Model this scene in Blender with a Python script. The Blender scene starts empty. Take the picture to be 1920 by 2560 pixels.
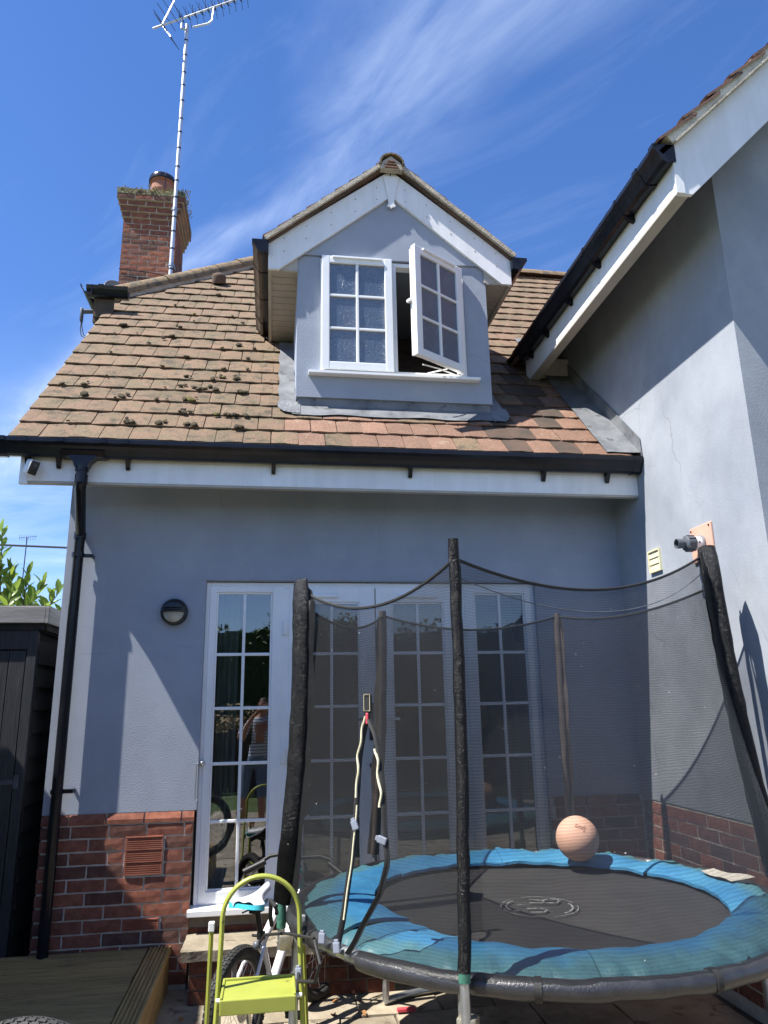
import bpy, bmesh, math, random
from mathutils import Vector, Matrix, noise as mnoise

R = math.radians
rng = random.Random(11)
sc = bpy.context.scene
col = sc.collection
V3 = Vector

# ------------------------------------------------------------------ camera
cam_d = bpy.data.cameras.new('camera')
cam = bpy.data.objects.new('camera', cam_d)
col.objects.link(cam)
sc.camera = cam
cam_d.sensor_fit = 'VERTICAL'
cam_d.sensor_height = 36.0
cam_d.lens = 1843.897 / 2560 * 36.0
cam_d.clip_start = 0.05
cam_d.clip_end = 2000
CAM = V3((0.0, -5.089, 1.5))
_p, _y, _r = R(14.72752758), R(8.63443303), R(-1.06681393)
_f = V3((math.sin(_y) * math.cos(_p), math.cos(_y) * math.cos(_p), math.sin(_p)))
_rt = _f.cross(V3((0, 0, 1))).normalized()
_up = _rt.cross(_f)
_r2 = _rt * math.cos(_r) + _up * math.sin(_r)
_u2 = _up * math.cos(_r) - _rt * math.sin(_r)
cam.matrix_world = Matrix(((_r2.x, _u2.x, -_f.x, CAM.x), (_r2.y, _u2.y, -_f.y, CAM.y), (_r2.z, _u2.z, -_f.z, CAM.z), (0, 0, 0, 1)))

# ------------------------------------------------------------------ light
SUN = V3((0.59, 0.172, -1.0)).normalized()          # direction the light travels
sun_d = bpy.data.lights.new('sun', 'SUN')
sun_d.energy = 5.0
sun_d.angle = R(0.5)
sun_d.color = (1.0, 0.955, 0.88)
sun = bpy.data.objects.new('sun', sun_d)
col.objects.link(sun)
sun.location = (-6, -3, 12)
sun.rotation_euler = SUN.to_track_quat('-Z', 'Y').to_euler()

sc.view_settings.view_transform = 'Standard'
sc.view_settings.look = 'None'
sc.view_settings.exposure = 1.22
sc.view_settings.gamma = 1.0
sc.view_settings.use_curve_mapping = False

world = bpy.data.worlds.new('World')
sc.world = world
world.use_nodes = True


def build_world():
    nt = world.node_tree
    N, L = nt.nodes, nt.links
    N.clear()

    def math_n(op, a, b=None, c=None):
        n = N.new('ShaderNodeMath')
        n.operation = op
        for i, v in enumerate((a, b, c)):
            if v is None:
                continue
            if isinstance(v, (int, float)):
                n.inputs[i].default_value = v
            else:
                L.new(v, n.inputs[i])
        return n.outputs[0]
    out = N.new('ShaderNodeOutputWorld')
    bg = N.new('ShaderNodeBackground')
    bg.inputs[1].default_value = 0.077
    sky = N.new('ShaderNodeTexSky')
    sky.sky_type = 'NISHITA'
    sky.sun_disc = False
    d = -SUN
    sky.sun_elevation = math.asin(d.z)
    sky.sun_rotation = math.atan2(d.x, d.y)
    sky.altitude = 300
    sky.air_density = 1.0
    sky.dust_density = 0.0
    sky.ozone_density = 1.6
    hsv = N.new('ShaderNodeHueSaturation')
    hsv.inputs['Saturation'].default_value = 1.18
    hsv.inputs['Value'].default_value = 1.0
    L.new(sky.outputs[0], hsv.inputs['Color'])
    tint = N.new('ShaderNodeMixRGB')
    tint.blend_type = 'MULTIPLY'
    tint.inputs[0].default_value = 1.0
    tint.inputs[2].default_value = (0.94, 1.0, 1.25, 1)
    L.new(hsv.outputs[0], tint.inputs[1])
    tc = N.new('ShaderNodeTexCoord')
    sep = N.new('ShaderNodeSeparateXYZ')
    L.new(tc.outputs['Generated'], sep.inputs[0])
    zz = math_n('MAXIMUM', sep.outputs[2], 0.03)
    u = math_n('DIVIDE', sep.outputs[0], zz)
    v = math_n('DIVIDE', sep.outputs[1], zz)
    comb = N.new('ShaderNodeCombineXYZ')
    L.new(u, comb.inputs[0])
    L.new(v, comb.inputs[1])

    def noise(scale, detail, rough, rot, stretch, dist=0.0):
        mp = N.new('ShaderNodeMapping')
        mp.inputs['Rotation'].default_value = (0, 0, rot)
        mp2 = mp
        mp = N.new('ShaderNodeMapping')
        mp.inputs['Scale'].default_value = stretch
        L.new(comb.outputs[0], mp2.inputs[0])
        L.new(mp2.outputs[0], mp.inputs[0])
        n = N.new('ShaderNodeTexNoise')
        n.inputs['Scale'].default_value = scale
        n.inputs['Detail'].default_value = detail
        n.inputs['Roughness'].default_value = rough
        n.inputs['Distortion'].default_value = dist
        L.new(mp.outputs[0], n.inputs['Vector'])
        return n.outputs['Fac']

    def curve(x, pts):
        fc = N.new('ShaderNodeFloatCurve')
        c = fc.mapping.curves[0]
        while len(c.points) < len(pts):
            c.points.new(0.5, 0.5)
        for p, (a, b) in zip(c.points, pts):
            p.location = (a, b)
        fc.mapping.update()
        L.new(x, fc.inputs['Value'])
        return fc.outputs[0]
    # a cirrus plume: centre line and width along v
    vn = math_n('DIVIDE', v, 2.0)
    warp = math_n('MULTIPLY', math_n('SUBTRACT', noise(3.0, 3, 0.5, 0.6, (1, 1, 1)), 0.5), 0.16)
    cen = curve(vn, [(0, 0.95), (0.40, 0.80), (0.425, 0.775), (0.48, 0.705), (0.56, 0.655), (0.625, 0.58), (0.75, 0.33), (1, 0.0)])
    cen = math_n('SUBTRACT', cen, 0.5)
    wid = curve(vn, [(0, 0.30), (0.40, 0.17), (0.48, 0.12), (0.56, 0.085), (0.625, 0.07), (0.75, 0.06), (1, 0.08)])
    du = math_n('DIVIDE', math_n('SUBTRACT', math_n('ADD', u, warp), cen), wid)
    g = math_n('EXPONENT', math_n('MULTIPLY', math_n('MULTIPLY', du, du), -1.0))
    st = noise(3.4, 8, 0.6, R(62), (0.55, 2.3, 1), 0.5)
    st = math_n('MULTIPLY', math_n('MAXIMUM', math_n('SUBTRACT', st, 0.26), 0.0), 1.7)
    band = math_n('MULTIPLY', g, st)
    w2 = noise(1.9, 8, 0.62, R(50), (0.6, 2.2, 1), 0.6)
    w2 = math_n('MULTIPLY', math_n('MAXIMUM', math_n('SUBTRACT', w2, 0.52), 0.0), 0.45)
    low = noise(0.9, 6, 0.6, R(20), (1, 1.6, 1), 0.3)
    lowm = curve(sep.outputs[2], [(0, 0), (0.06, 0.5), (0.2, 0.95), (0.42, 0.15), (0.5, 0.0), (1, 0)])
    low = math_n('MULTIPLY', math_n('MAXIMUM', math_n('SUBTRACT', low, 0.38), 0.0), math_n('MULTIPLY', lowm, 1.1))
    above = curve(sep.outputs[2], [(0, 0), (0.04, 0), (0.18, 1), (1, 1)])
    tot = math_n('MULTIPLY', above, math_n('ADD', math_n('ADD', math_n('MULTIPLY', band, 0.52), w2), low))
    cl = N.new('ShaderNodeClamp')
    cl.inputs['Max'].default_value = 0.85
    L.new(tot, cl.inputs['Value'])
    mix = N.new('ShaderNodeMixRGB')
    mix.inputs[2].default_value = (5.6, 6.6, 8.6, 1)
    L.new(cl.outputs[0], mix.inputs[0])
    L.new(tint.outputs[0], mix.inputs[1])
    L.new(mix.outputs[0], bg.inputs[0])
    L.new(bg.outputs[0], out.inputs[0])


build_world()

# ------------------------------------------------------------------ materials


def mat(name, c1, c2=None, vs=4.0, rough=0.6, bump=0.0, bs=60.0, metal=0.0, spec=0.5, rnd=0.0, c3=None, c3s=14.0,
        c3t=0.58, stretch=None, detail=5.0, bdist=0.004, c3w=0.06, coat=0.0, lo=0.35, hi=0.65):
    m = bpy.data.materials.new(name)
    m.use_nodes = True
    nt = m.node_tree
    N, L = nt.nodes, nt.links
    p = N['Principled BSDF']
    p.inputs['Roughness'].default_value = rough
    p.inputs['Metallic'].default_value = metal
    p.inputs['Specular IOR Level'].default_value = spec
    if coat:
        p.inputs['Coat Weight'].default_value = coat
    geo = N.new('ShaderNodeNewGeometry')
    vec = geo.outputs['Position']
    if stretch:
        mp = N.new('ShaderNodeMapping')
        mp.inputs['Scale'].default_value = stretch
        L.new(vec, mp.inputs[0])
        vec = mp.outputs[0]

    def nz(scale, det=detail, ro=0.6):
        n = N.new('ShaderNodeTexNoise')
        n.inputs['Scale'].default_value = scale
        n.inputs['Detail'].default_value = det
        n.inputs['Roughness'].default_value = ro
        L.new(vec, n.inputs['Vector'])
        return n.outputs['Fac']

    def ramp(x, a, b):
        r = N.new('ShaderNodeMapRange')
        r.interpolation_type = 'SMOOTHSTEP'
        r.inputs['From Min'].default_value = a
        r.inputs['From Max'].default_value = b
        L.new(x, r.inputs['Value'])
        return r.outputs[0]

    def mx(f, a, b, mode='MIX'):
        n = N.new('ShaderNodeMixRGB')
        n.blend_type = mode
        for i, q in ((0, f), (1, a), (2, b)):
            if isinstance(q, (int, float)):
                n.inputs[i].default_value = q
            elif isinstance(q, tuple):
                n.inputs[i].default_value = (q[0], q[1], q[2], 1)
            else:
                L.new(q, n.inputs[i])
        return n.outputs[0]
    c = None
    if c2:
        c = mx(ramp(nz(vs), lo, hi), c1, c2)
    if c3:
        c = mx(ramp(nz(c3s), c3t, c3t + c3w), c if c is not None else c1, c3)
    if rnd:
        oi = N.new('ShaderNodeObjectInfo')
        h = N.new('ShaderNodeHueSaturation')
        r = N.new('ShaderNodeMapRange')
        r.inputs['To Min'].default_value = 1 - rnd
        r.inputs['To Max'].default_value = 1 + rnd
        L.new(oi.outputs['Random'], r.inputs['Value'])
        L.new(r.outputs[0], h.inputs['Value'])
        if c is None:
            h.inputs['Color'].default_value = (*c1, 1)
        else:
            L.new(c, h.inputs['Color'])
        c = h.outputs[0]
    if c is None:
        p.inputs['Base Color'].default_value = (*c1, 1)
    else:
        L.new(c, p.inputs['Base Color'])
    if bump:
        b = N.new('ShaderNodeBump')
        b.inputs['Strength'].default_value = bump
        b.inputs['Distance'].default_value = bdist
        L.new(nz(bs, 4.0), b.inputs['Height'])
        L.new(b.outputs[0], p.inputs['Normal'])
    m['mx'] = 0
    return m


def nodes_of(m):
    return m.node_tree.nodes, m.node_tree.links, m.node_tree.nodes['Principled BSDF']


def add_cracks(m, scale=1.1, width=0.004, dark=0.55, seed=0.0):
    N, L, p = nodes_of(m)
    src = p.inputs['Base Color'].links[0].from_socket
    geo = N.new('ShaderNodeNewGeometry')
    nz = N.new('ShaderNodeTexNoise')
    nz.inputs['Scale'].default_value = 5.0
    nz.inputs['Detail'].default_value = 4
    L.new(geo.outputs['Position'], nz.inputs['Vector'])
    add = N.new('ShaderNodeVectorMath')
    add.operation = 'MULTIPLY_ADD'
    add.inputs[1].default_value = (0.16, 0.16, 0.16)
    L.new(nz.outputs['Color'], add.inputs[0])
    L.new(geo.outputs['Position'], add.inputs[2])
    mp = N.new('ShaderNodeMapping')
    mp.inputs['Location'].default_value = (seed, seed * 0.7, seed * 1.3)
    L.new(add.outputs[0], mp.inputs[0])
    vo = N.new('ShaderNodeTexVoronoi')
    vo.feature = 'DISTANCE_TO_EDGE'
    vo.inputs['Scale'].default_value = scale
    L.new(mp.outputs[0], vo.inputs['Vector'])
    mr = N.new('ShaderNodeMapRange')
    mr.inputs['From Min'].default_value = 0.0
    mr.inputs['From Max'].default_value = width
    mr.inputs['To Min'].default_value = 1.0
    mr.inputs['To Max'].default_value = 0.0
    L.new(vo.outputs['Distance'], mr.inputs['Value'])
    n2 = N.new('ShaderNodeTexNoise')
    n2.inputs['Scale'].default_value = 1.6
    L.new(geo.outputs['Position'], n2.inputs['Vector'])
    m2 = N.new('ShaderNodeMapRange')
    m2.inputs['From Min'].default_value = 0.47
    m2.inputs['From Max'].default_value = 0.56
    L.new(n2.outputs['Fac'], m2.inputs['Value'])
    mu = N.new('ShaderNodeMath')
    mu.operation = 'MULTIPLY'
    L.new(mr.outputs[0], mu.inputs[0])
    L.new(m2.outputs[0], mu.inputs[1])
    mu2 = N.new('ShaderNodeMath')
    mu2.operation = 'MULTIPLY'
    mu2.inputs[1].default_value = dark
    L.new(mu.outputs[0], mu2.inputs[0])
    mix = N.new('ShaderNodeMixRGB')
    mix.inputs[2].default_value = (0.12, 0.13, 0.15, 1)
    L.new(mu2.outputs[0], mix.inputs[0])
    L.new(src, mix.inputs[1])
    L.new(mix.outputs[0], p.inputs['Base Color'])


def add_streaks(m, amt=0.16, seed=0.0, stretch=(2.2, 2.2, 0.28)):
    # faint vertical weather streaks and blotches in the paint
    N, L, p = nodes_of(m)
    src = p.inputs['Base Color'].links[0].from_socket
    geo = N.new('ShaderNodeNewGeometry')
    mp = N.new('ShaderNodeMapping')
    mp.inputs['Scale'].default_value = stretch
    mp.inputs['Location'].default_value = (seed, seed, seed)
    L.new(geo.outputs['Position'], mp.inputs[0])
    n = N.new('ShaderNodeTexNoise')
    n.inputs['Scale'].default_value = 2.4
    n.inputs['Detail'].default_value = 8
    n.inputs['Roughness'].default_value = 0.66
    L.new(mp.outputs[0], n.inputs['Vector'])
    mr = N.new('ShaderNodeMapRange')
    mr.inputs['From Min'].default_value = 0.3
    mr.inputs['From Max'].default_value = 0.7
    mr.inputs['To Min'].default_value = 1.0 - amt
    mr.inputs['To Max'].default_value = 1.0 + amt * 0.55
    L.new(n.outputs['Fac'], mr.inputs['Value'])
    h = N.new('ShaderNodeHueSaturation')
    L.new(mr.outputs[0], h.inputs['Value'])
    L.new(src, h.inputs['Color'])
    L.new(h.outputs[0], p.inputs['Base Color'])


M = {}
M['render'] = mat('grey_render', (0.295, 0.328, 0.392), (0.33, 0.365, 0.43), vs=2.5, rough=0.9, bump=0.55, bs=120, bdist=0.004, spec=0.2)
M['render_wing'] = mat('grey_render_wing', (0.265, 0.29, 0.33), (0.325, 0.35, 0.388), vs=1.7, rough=0.9, bump=0.3, bs=90, bdist=0.004, spec=0.2, detail=7)
add_streaks(M['render'], 0.06, 0.0, (1.2, 1.2, 0.6))
add_streaks(M['render_wing'], 0.13, 3.0, (1.3, 1.3, 0.8))
add_cracks(M['render_wing'])
add_cracks(M['render'], 0.8, 0.003, 0.35, 4.0)
M['upvc'] = mat('white_upvc', (0.82, 0.83, 0.84), (0.78, 0.79, 0.79), vs=3, rough=0.3, spec=0.5)
M['fascia'] = mat('white_fascia', (0.80, 0.81, 0.815), (0.73, 0.735, 0.73), vs=2.0, rough=0.35, c3=(0.42, 0.41, 0.37), c3s=30, c3t=0.74)
add_streaks(M['fascia'], 0.10, 5.0, (5, 5, 0.7))
add_streaks(M['upvc'], 0.05, 7.0, (4, 4, 1.0))
M['fascia_lip'] = mat('beige_trim', (0.42, 0.39, 0.34), (0.36, 0.34, 0.30), vs=6, rough=0.6)
M['soffit'] = mat('soffit_board', (0.40, 0.36, 0.31), (0.34, 0.31, 0.27), vs=5, rough=0.6)
M['black_plastic'] = mat('black_gutter_plastic', (0.008, 0.009, 0.013), (0.012, 0.013, 0.018), vs=8, rough=0.2, spec=0.28)
M['brown_plastic'] = mat('dark_gutter_plastic', (0.012, 0.010, 0.010), (0.022, 0.016, 0.013), vs=8, rough=0.2, spec=0.6)
M['lead'] = mat('lead_flashing', (0.10, 0.108, 0.12), (0.17, 0.178, 0.19), vs=5, rough=0.55, bump=0.4, bs=16, bdist=0.01, c3=(0.08, 0.08, 0.085), c3s=9, c3t=0.60)
M['mortar'] = mat('mortar', (0.40, 0.37, 0.31), (0.52, 0.48, 0.41), vs=12, rough=0.95, bump=0.6, bs=160, bdist=0.004)
M['cement'] = mat('cement_verge', (0.34, 0.30, 0.24), (0.46, 0.42, 0.34), vs=9, rough=0.95, bump=0.7, bs=70, bdist=0.008, c3=(0.16, 0.13, 0.10), c3s=22, c3t=0.6)
M['cement_pale'] = mat('cement_verge_pale', (0.50, 0.48, 0.40), (0.60, 0.58, 0.50), vs=9, rough=0.95, bump=0.6, bs=60, bdist=0.008)


def brick_mat(name, k=1.1):
    m = mat(name, (0.145 * k, 0.060 * k, 0.043 * k), (0.215 * k, 0.092 * k, 0.064 * k), vs=22, rough=0.95, bump=0.55, bs=170, bdist=0.0022, spec=0.2,
            c3=(0.11, 0.075, 0.06), c3s=11, c3t=0.6, c3w=0.12)
    N, L, p = nodes_of(m)
    src = p.inputs['Base Color'].links[0].from_socket
    oi = N.new('ShaderNodeObjectInfo')
    cr = N.new('ShaderNodeValToRGB')
    e = cr.color_ramp.elements
    e[0].position, e[0].color = 0.0, (0.55, 0.60, 0.66, 1)
    e[1].position, e[1].color = 1.0, (1.25, 1.15, 1.05, 1)
    for pos, c in ((0.22, (0.62, 0.80, 0.90, 1)), (0.34, (0.95, 0.95, 0.95, 1)), (0.7, (1.1, 1.0, 0.95, 1))):
        q = e.new(pos)
        q.color = c
    L.new(oi.outputs['Random'], cr.inputs[0])
    mx = N.new('ShaderNodeMixRGB')
    mx.blend_type = 'MULTIPLY'
    mx.inputs[0].default_value = 1
    L.new(src, mx.inputs[1])
    L.new(cr.outputs[0], mx.inputs[2])
    L.new(mx.outputs[0], p.inputs['Base Color'])
    return m


M['brick'] = brick_mat('red_brick')
M['brick_dark'] = brick_mat('shaded_dirty_brick', 0.5)  # shade below slab and threshold put into the colour, besides dirt
M['mortar_dark'] = mat('shaded_dirty_mortar', (0.10, 0.088, 0.07), (0.15, 0.13, 0.105), vs=12, rough=0.95, bump=0.5, bs=160)  # joints of those bricks, darkened for the same shade as well as dirt
M['band'] = mat('black_band_cloth', (0.008, 0.009, 0.010), (0.012, 0.013, 0.014), vs=20, rough=0.6, bump=0.5, bs=60, spec=0.15)
M['vent'] = mat('terracotta_vent', (0.24, 0.075, 0.045), (0.29, 0.10, 0.06), vs=10, rough=0.8, bump=0.2, bs=120)


def tile_mat(name, orange):
    # clay tile with grey green lichen crust, bare clay patches and dark stains
    if orange:
        m = mat(name, (0.215, 0.122, 0.082), (0.18, 0.10, 0.066), vs=6, rough=0.9, bump=0.3, bs=90, c3=(0.27, 0.21, 0.15), c3s=13, c3t=0.62, c3w=0.05, rnd=0.16)
    else:
        m = mat(name, (0.172, 0.112, 0.070), (0.136, 0.103, 0.060), vs=7, rough=0.95, bump=0.7, bs=60, bdist=0.006, c3=(0.075, 0.060, 0.038), c3s=11, c3t=0.51, c3w=0.16, rnd=0.11, lo=0.42, hi=0.60)
    N, L, p = nodes_of(m)
    src = p.inputs['Base Color'].links[0].from_socket
    geo = N.new('ShaderNodeNewGeometry')
    n = N.new('ShaderNodeTexNoise')
    n.inputs['Scale'].default_value = 34
    n.inputs['Detail'].default_value = 6
    n.inputs['Roughness'].default_value = 0.7
    L.new(geo.outputs['Position'], n.inputs['Vector'])
    mr = N.new('ShaderNodeMapRange')
    mr.inputs['From Min'].default_value = 0.62
    mr.inputs['From Max'].default_value = 0.68
    mr.inputs['To Max'].default_value = 0.75
    L.new(n.outputs['Fac'], mr.inputs['Value'])
    mx = N.new('ShaderNodeMixRGB')
    mx.inputs[2].default_value = (0.24, 0.215, 0.15, 1)
    L.new(mr.outputs[0], mx.inputs[0])
    L.new(src, mx.inputs[1])
    n3 = N.new('ShaderNodeTexNoise')
    n3.inputs['Scale'].default_value = 75
    n3.inputs['Detail'].default_value = 5
    n3.inputs['Roughness'].default_value = 0.75
    L.new(geo.outputs['Position'], n3.inputs['Vector'])
    m3 = N.new('ShaderNodeMapRange')
    m3.inputs['From Min'].default_value = 0.32
    m3.inputs['From Max'].default_value = 0.68
    m3.inputs['To Min'].default_value = 0.55
    m3.inputs['To Max'].default_value = 1.30
    L.new(n3.outputs['Fac'], m3.inputs['Value'])
    h3 = N.new('ShaderNodeHueSaturation')
    L.new(m3.outputs[0], h3.inputs['Value'])
    L.new(mx.outputs[0], h3.inputs['Color'])
    mx = N.new('ShaderNodeMixRGB')
    mx.inputs[0].default_value = 1.0
    L.new(h3.outputs[0], mx.inputs[2])
    if not orange:
        # big soft patches where the clay shows through
        n2 = N.new('ShaderNodeTexNoise')
        n2.inputs['Scale'].default_value = 1.9
        n2.inputs['Detail'].default_value = 7
        L.new(geo.outputs['Position'], n2.inputs['Vector'])
        m2 = N.new('ShaderNodeMapRange')
        m2.inputs['From Min'].default_value = 0.50
        m2.inputs['From Max'].default_value = 0.66
        m2.inputs['To Max'].default_value = 0.42
        L.new(n2.outputs['Fac'], m2.inputs['Value'])
        mx2 = N.new('ShaderNodeMixRGB')
        mx2.inputs[2].default_value = (0.195, 0.118, 0.078, 1)
        L.new(m2.outputs[0], mx2.inputs[0])
        L.new(mx.outputs[0], mx2.inputs[1])
        mx = mx2
    L.new(mx.outputs[0], p.inputs['Base Color'])
    return m


M['tile'] = tile_mat('lichen_tile', False)
M['tile_orange'] = tile_mat('orange_clay_tile', True)
M['tile_dark'] = mat('dark_stained_tile', (0.055, 0.042, 0.032), (0.10, 0.06, 0.042), vs=5, rough=0.95, bump=0.6, bs=60, rnd=0.2)
M['tile_brown'] = mat('brown_tile', (0.115, 0.058, 0.044), (0.16, 0.085, 0.06), vs=8, rough=0.9, bump=0.5, bs=60, rnd=0.25)
M['ridge'] = mat('ridge_tile', (0.165, 0.12, 0.075), (0.22, 0.155, 0.085), vs=6, rough=0.95, bump=0.8, bs=45, bdist=0.01, c3=(0.10, 0.085, 0.06), c3s=13, c3t=0.52, c3w=0.08)
M['moss'] = mat('moss', (0.045, 0.036, 0.022), (0.085, 0.066, 0.032), vs=40, rough=1.0, bump=1.0, bs=140, bdist=0.01, rnd=0.4)
M['moss_green'] = mat('yellow_green_moss', (0.16, 0.13, 0.03), (0.09, 0.08, 0.03), vs=40, rough=1.0, bump=1.0, bs=140, bdist=0.01)
M['steel'] = mat('galvanised_steel', (0.46, 0.48, 0.50), (0.36, 0.38, 0.40), vs=20, rough=0.38, metal=0.85)
M['alu'] = mat('aluminium_mast', (0.62, 0.64, 0.68), (0.54, 0.56, 0.60), vs=20, rough=0.42, metal=0.6)
M['dark_metal'] = mat('dark_element', (0.03, 0.032, 0.045), rough=0.4, metal=0.3)
M['black_band'] = mat('black_tape', (0.012, 0.012, 0.014), rough=0.5)
M['shed'] = mat('black_stained_timber', (0.018, 0.020, 0.024), (0.032, 0.034, 0.038), vs=6, rough=0.55, bump=0.5, bs=9, stretch=(14, 14, 1.0), c3=(0.085, 0.08, 0.07), c3s=6.0, c3t=0.64)
M['shed_side'] = mat('black_stained_cladding', (0.010, 0.010, 0.011), (0.020, 0.018, 0.016), vs=6, rough=0.8, bump=0.5, bs=40)
M['shed_roof'] = mat('weathered_grey_board', (0.20, 0.195, 0.19), (0.27, 0.265, 0.26), vs=3, rough=0.8, stretch=(1.0, 1.0, 14), bump=0.3, bs=20)
M['deck'] = mat('deck_timber', (0.23, 0.145, 0.052), (0.32, 0.215, 0.085), vs=3, rough=0.75, stretch=(1.2, 12, 12), bump=0.3, bs=30, rnd=0.12, c3=(0.09, 0.065, 0.035), c3s=5, c3t=0.62)
M['deck_edge'] = mat('deck_edge_timber', (0.25, 0.16, 0.06), (0.34, 0.23, 0.09), vs=3, rough=0.75, stretch=(12, 1.2, 12), bump=0.3, bs=30)
M['stone'] = mat('paving_stone', (0.20, 0.165, 0.115), (0.29, 0.25, 0.185), vs=5, rough=0.9, bump=0.6, bs=26, bdist=0.01, rnd=0.14, c3=(0.12, 0.10, 0.07), c3s=9, c3t=0.58, c3w=0.1)
M['soil'] = mat('jointing_soil', (0.06, 0.05, 0.035), (0.10, 0.085, 0.06), vs=14, rough=1.0, bump=0.6, bs=90)
M['grass'] = mat('lawn', (0.045, 0.075, 0.02), (0.07, 0.10, 0.03), vs=3, rough=1.0, bump=0.8, bs=80)
M['pad'] = mat('blue_pad', (0.030, 0.17, 0.34), (0.05, 0.22, 0.38), vs=5, rough=0.5, bump=0.6, bs=12, bdist=0.02)
M['pad_in'] = mat('dark_pad_lining', (0.02, 0.05, 0.05), rough=0.8)
M['mat'] = mat('trampoline_mat', (0.020, 0.019, 0.019), (0.028, 0.026, 0.025), vs=6, rough=0.7, bump=0.2, bs=220, c3=(0.20, 0.19, 0.17), c3s=120, c3t=0.74, c3w=0.02)
M['print'] = mat('worn_white_print', (0.22, 0.22, 0.215), (0.07, 0.07, 0.07), vs=45, rough=0.8)
M['sleeve'] = mat('black_pvc_sleeve', (0.005, 0.005, 0.006), (0.008, 0.008, 0.008), vs=20, rough=0.20, bump=1.0, bs=120, bdist=0.008, spec=0.22)
M['sleeve_back'] = mat('dusty_pvc_sleeve', (0.045, 0.036, 0.030), (0.07, 0.055, 0.048), vs=20, rough=0.6, bump=0.6, bs=60)
M['cover'] = mat('ring_cover_mesh', (0.018, 0.018, 0.020), (0.03, 0.03, 0.032), vs=12, rough=0.35, bump=0.5, bs=110, spec=0.6)
M['zip'] = mat('cream_zip', (0.62, 0.58, 0.40), (0.5, 0.46, 0.3), vs=120, rough=0.6)
M['webbing'] = mat('black_webbing', (0.012, 0.012, 0.012), rough=0.7, bump=0.4, bs=200)
M['buckle'] = mat('grey_buckle', (0.20, 0.22, 0.27), rough=0.4)
M['red_tag'] = mat('red_zip_tag', (0.55, 0.06, 0.08), rough=0.5)
M['tagcloth'] = mat('worn_white_label', (0.52, 0.49, 0.42), (0.30, 0.27, 0.22), vs=40, rough=0.9, stretch=(1, 4, 1))
M['green_tape'] = mat('green_tape', (0.03, 0.12, 0.085), (0.05, 0.16, 0.11), vs=30, rough=0.6, bump=0.5, bs=60)
M['brass'] = mat('zinc_clamp', (0.45, 0.40, 0.30), (0.30, 0.28, 0.22), vs=20, rough=0.4, metal=0.7)
M['ball'] = mat('orange_ball', (0.60, 0.335, 0.225), (0.66, 0.39, 0.28), vs=8, rough=0.7, bump=0.6, bs=240, bdist=0.003)
M['ball_ink'] = mat('faded_ball_print', (0.22, 0.09, 0.055), rough=0.8)
M['lime'] = mat('lime_green_paint', (0.27, 0.305, 0.05), (0.31, 0.335, 0.06), vs=10, rough=0.38, c3=(0.13, 0.12, 0.04), c3s=30, c3t=0.66, c3w=0.05)
M['white_cap'] = mat('white_plastic', (0.74, 0.74, 0.72), rough=0.4)
M['tyre'] = mat('tyre_rubber', (0.022, 0.022, 0.022), (0.035, 0.034, 0.032), vs=30, rough=0.75)
M['rim'] = mat('dark_rim', (0.035, 0.035, 0.038), rough=0.35, metal=0.4)
M['bikewhite'] = mat('white_bike_paint', (0.74, 0.73, 0.76), (0.68, 0.67, 0.72), vs=12, rough=0.2, coat=0.4)
M['pink'] = mat('pink_bike_paint', (0.75, 0.10, 0.42), rough=0.25)
M['turq'] = mat('turquoise_vinyl', (0.06, 0.46, 0.55), rough=0.35)
M['saddle_white'] = mat('white_vinyl', (0.56, 0.57, 0.60), rough=0.4)
M['black_part'] = mat('black_bike_part', (0.010, 0.010, 0.011), rough=0.5, spec=0.35)
M['chrome'] = mat('chrome', (0.7, 0.7, 0.72), rough=0.2, metal=1.0)
M['curtain'] = mat('curtain', (0.27, 0.29, 0.27), (0.20, 0.22, 0.21), vs=4, rough=0.95, stretch=(8, 8, 0.6))
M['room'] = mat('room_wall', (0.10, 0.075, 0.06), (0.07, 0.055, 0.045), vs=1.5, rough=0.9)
M['room_blue'] = mat('bathroom_wall', (0.30, 0.33, 0.36), (0.25, 0.28, 0.32), vs=1.2, rough=0.8)
M['lens'] = mat('milky_lens', (0.42, 0.42, 0.36), (0.34, 0.34, 0.30), vs=20, rough=0.25)
M['lampblack'] = mat('black_lamp_casing', (0.016, 0.017, 0.02), rough=0.35)
M['camwhite'] = mat('white_camera_shell', (0.74, 0.74, 0.73), rough=0.35)
M['pinkplate'] = mat('pink_flue_plate', (0.62, 0.36, 0.27), (0.58, 0.33, 0.25), vs=9, rough=0.6)
M['fluegrey'] = mat('grey_flue_plastic', (0.055, 0.065, 0.08), (0.085, 0.095, 0.11), vs=9, rough=0.45)
M['cream_vent'] = mat('cream_vent_plastic', (0.66, 0.61, 0.40), (0.62, 0.57, 0.38), vs=9, rough=0.45)
M['clay_pot'] = mat('clay_pot', (0.34, 0.15, 0.10), (0.28, 0.12, 0.08), vs=6, rough=0.85, bump=0.3, bs=50, c3=(0.16, 0.09, 0.07), c3s=9, c3t=0.62)
M['dish'] = mat('grey_dish', (0.16, 0.155, 0.165), (0.20, 0.19, 0.20), vs=10, rough=0.6)
M['leaf'] = mat('laurel_leaf', (0.10, 0.18, 0.03), (0.16, 0.24, 0.05), vs=8, rough=0.38, rnd=0.3)
M['leaf_dark'] = mat('dark_leaf', (0.03, 0.06, 0.013), (0.05, 0.09, 0.02), vs=5, rough=0.5)
M['dry_leaf'] = mat('dry_leaf', (0.30, 0.14, 0.045), (0.20, 0.09, 0.035), vs=30, rough=0.9, rnd=0.4)
M['straw'] = mat('straw_flowers', (0.42, 0.34, 0.20), (0.30, 0.22, 0.12), vs=8, rough=1.0)
M['bark'] = mat('bark', (0.08, 0.06, 0.04), (0.12, 0.09, 0.06), vs=12, rough=1.0, bump=0.6, bs=30)
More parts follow.
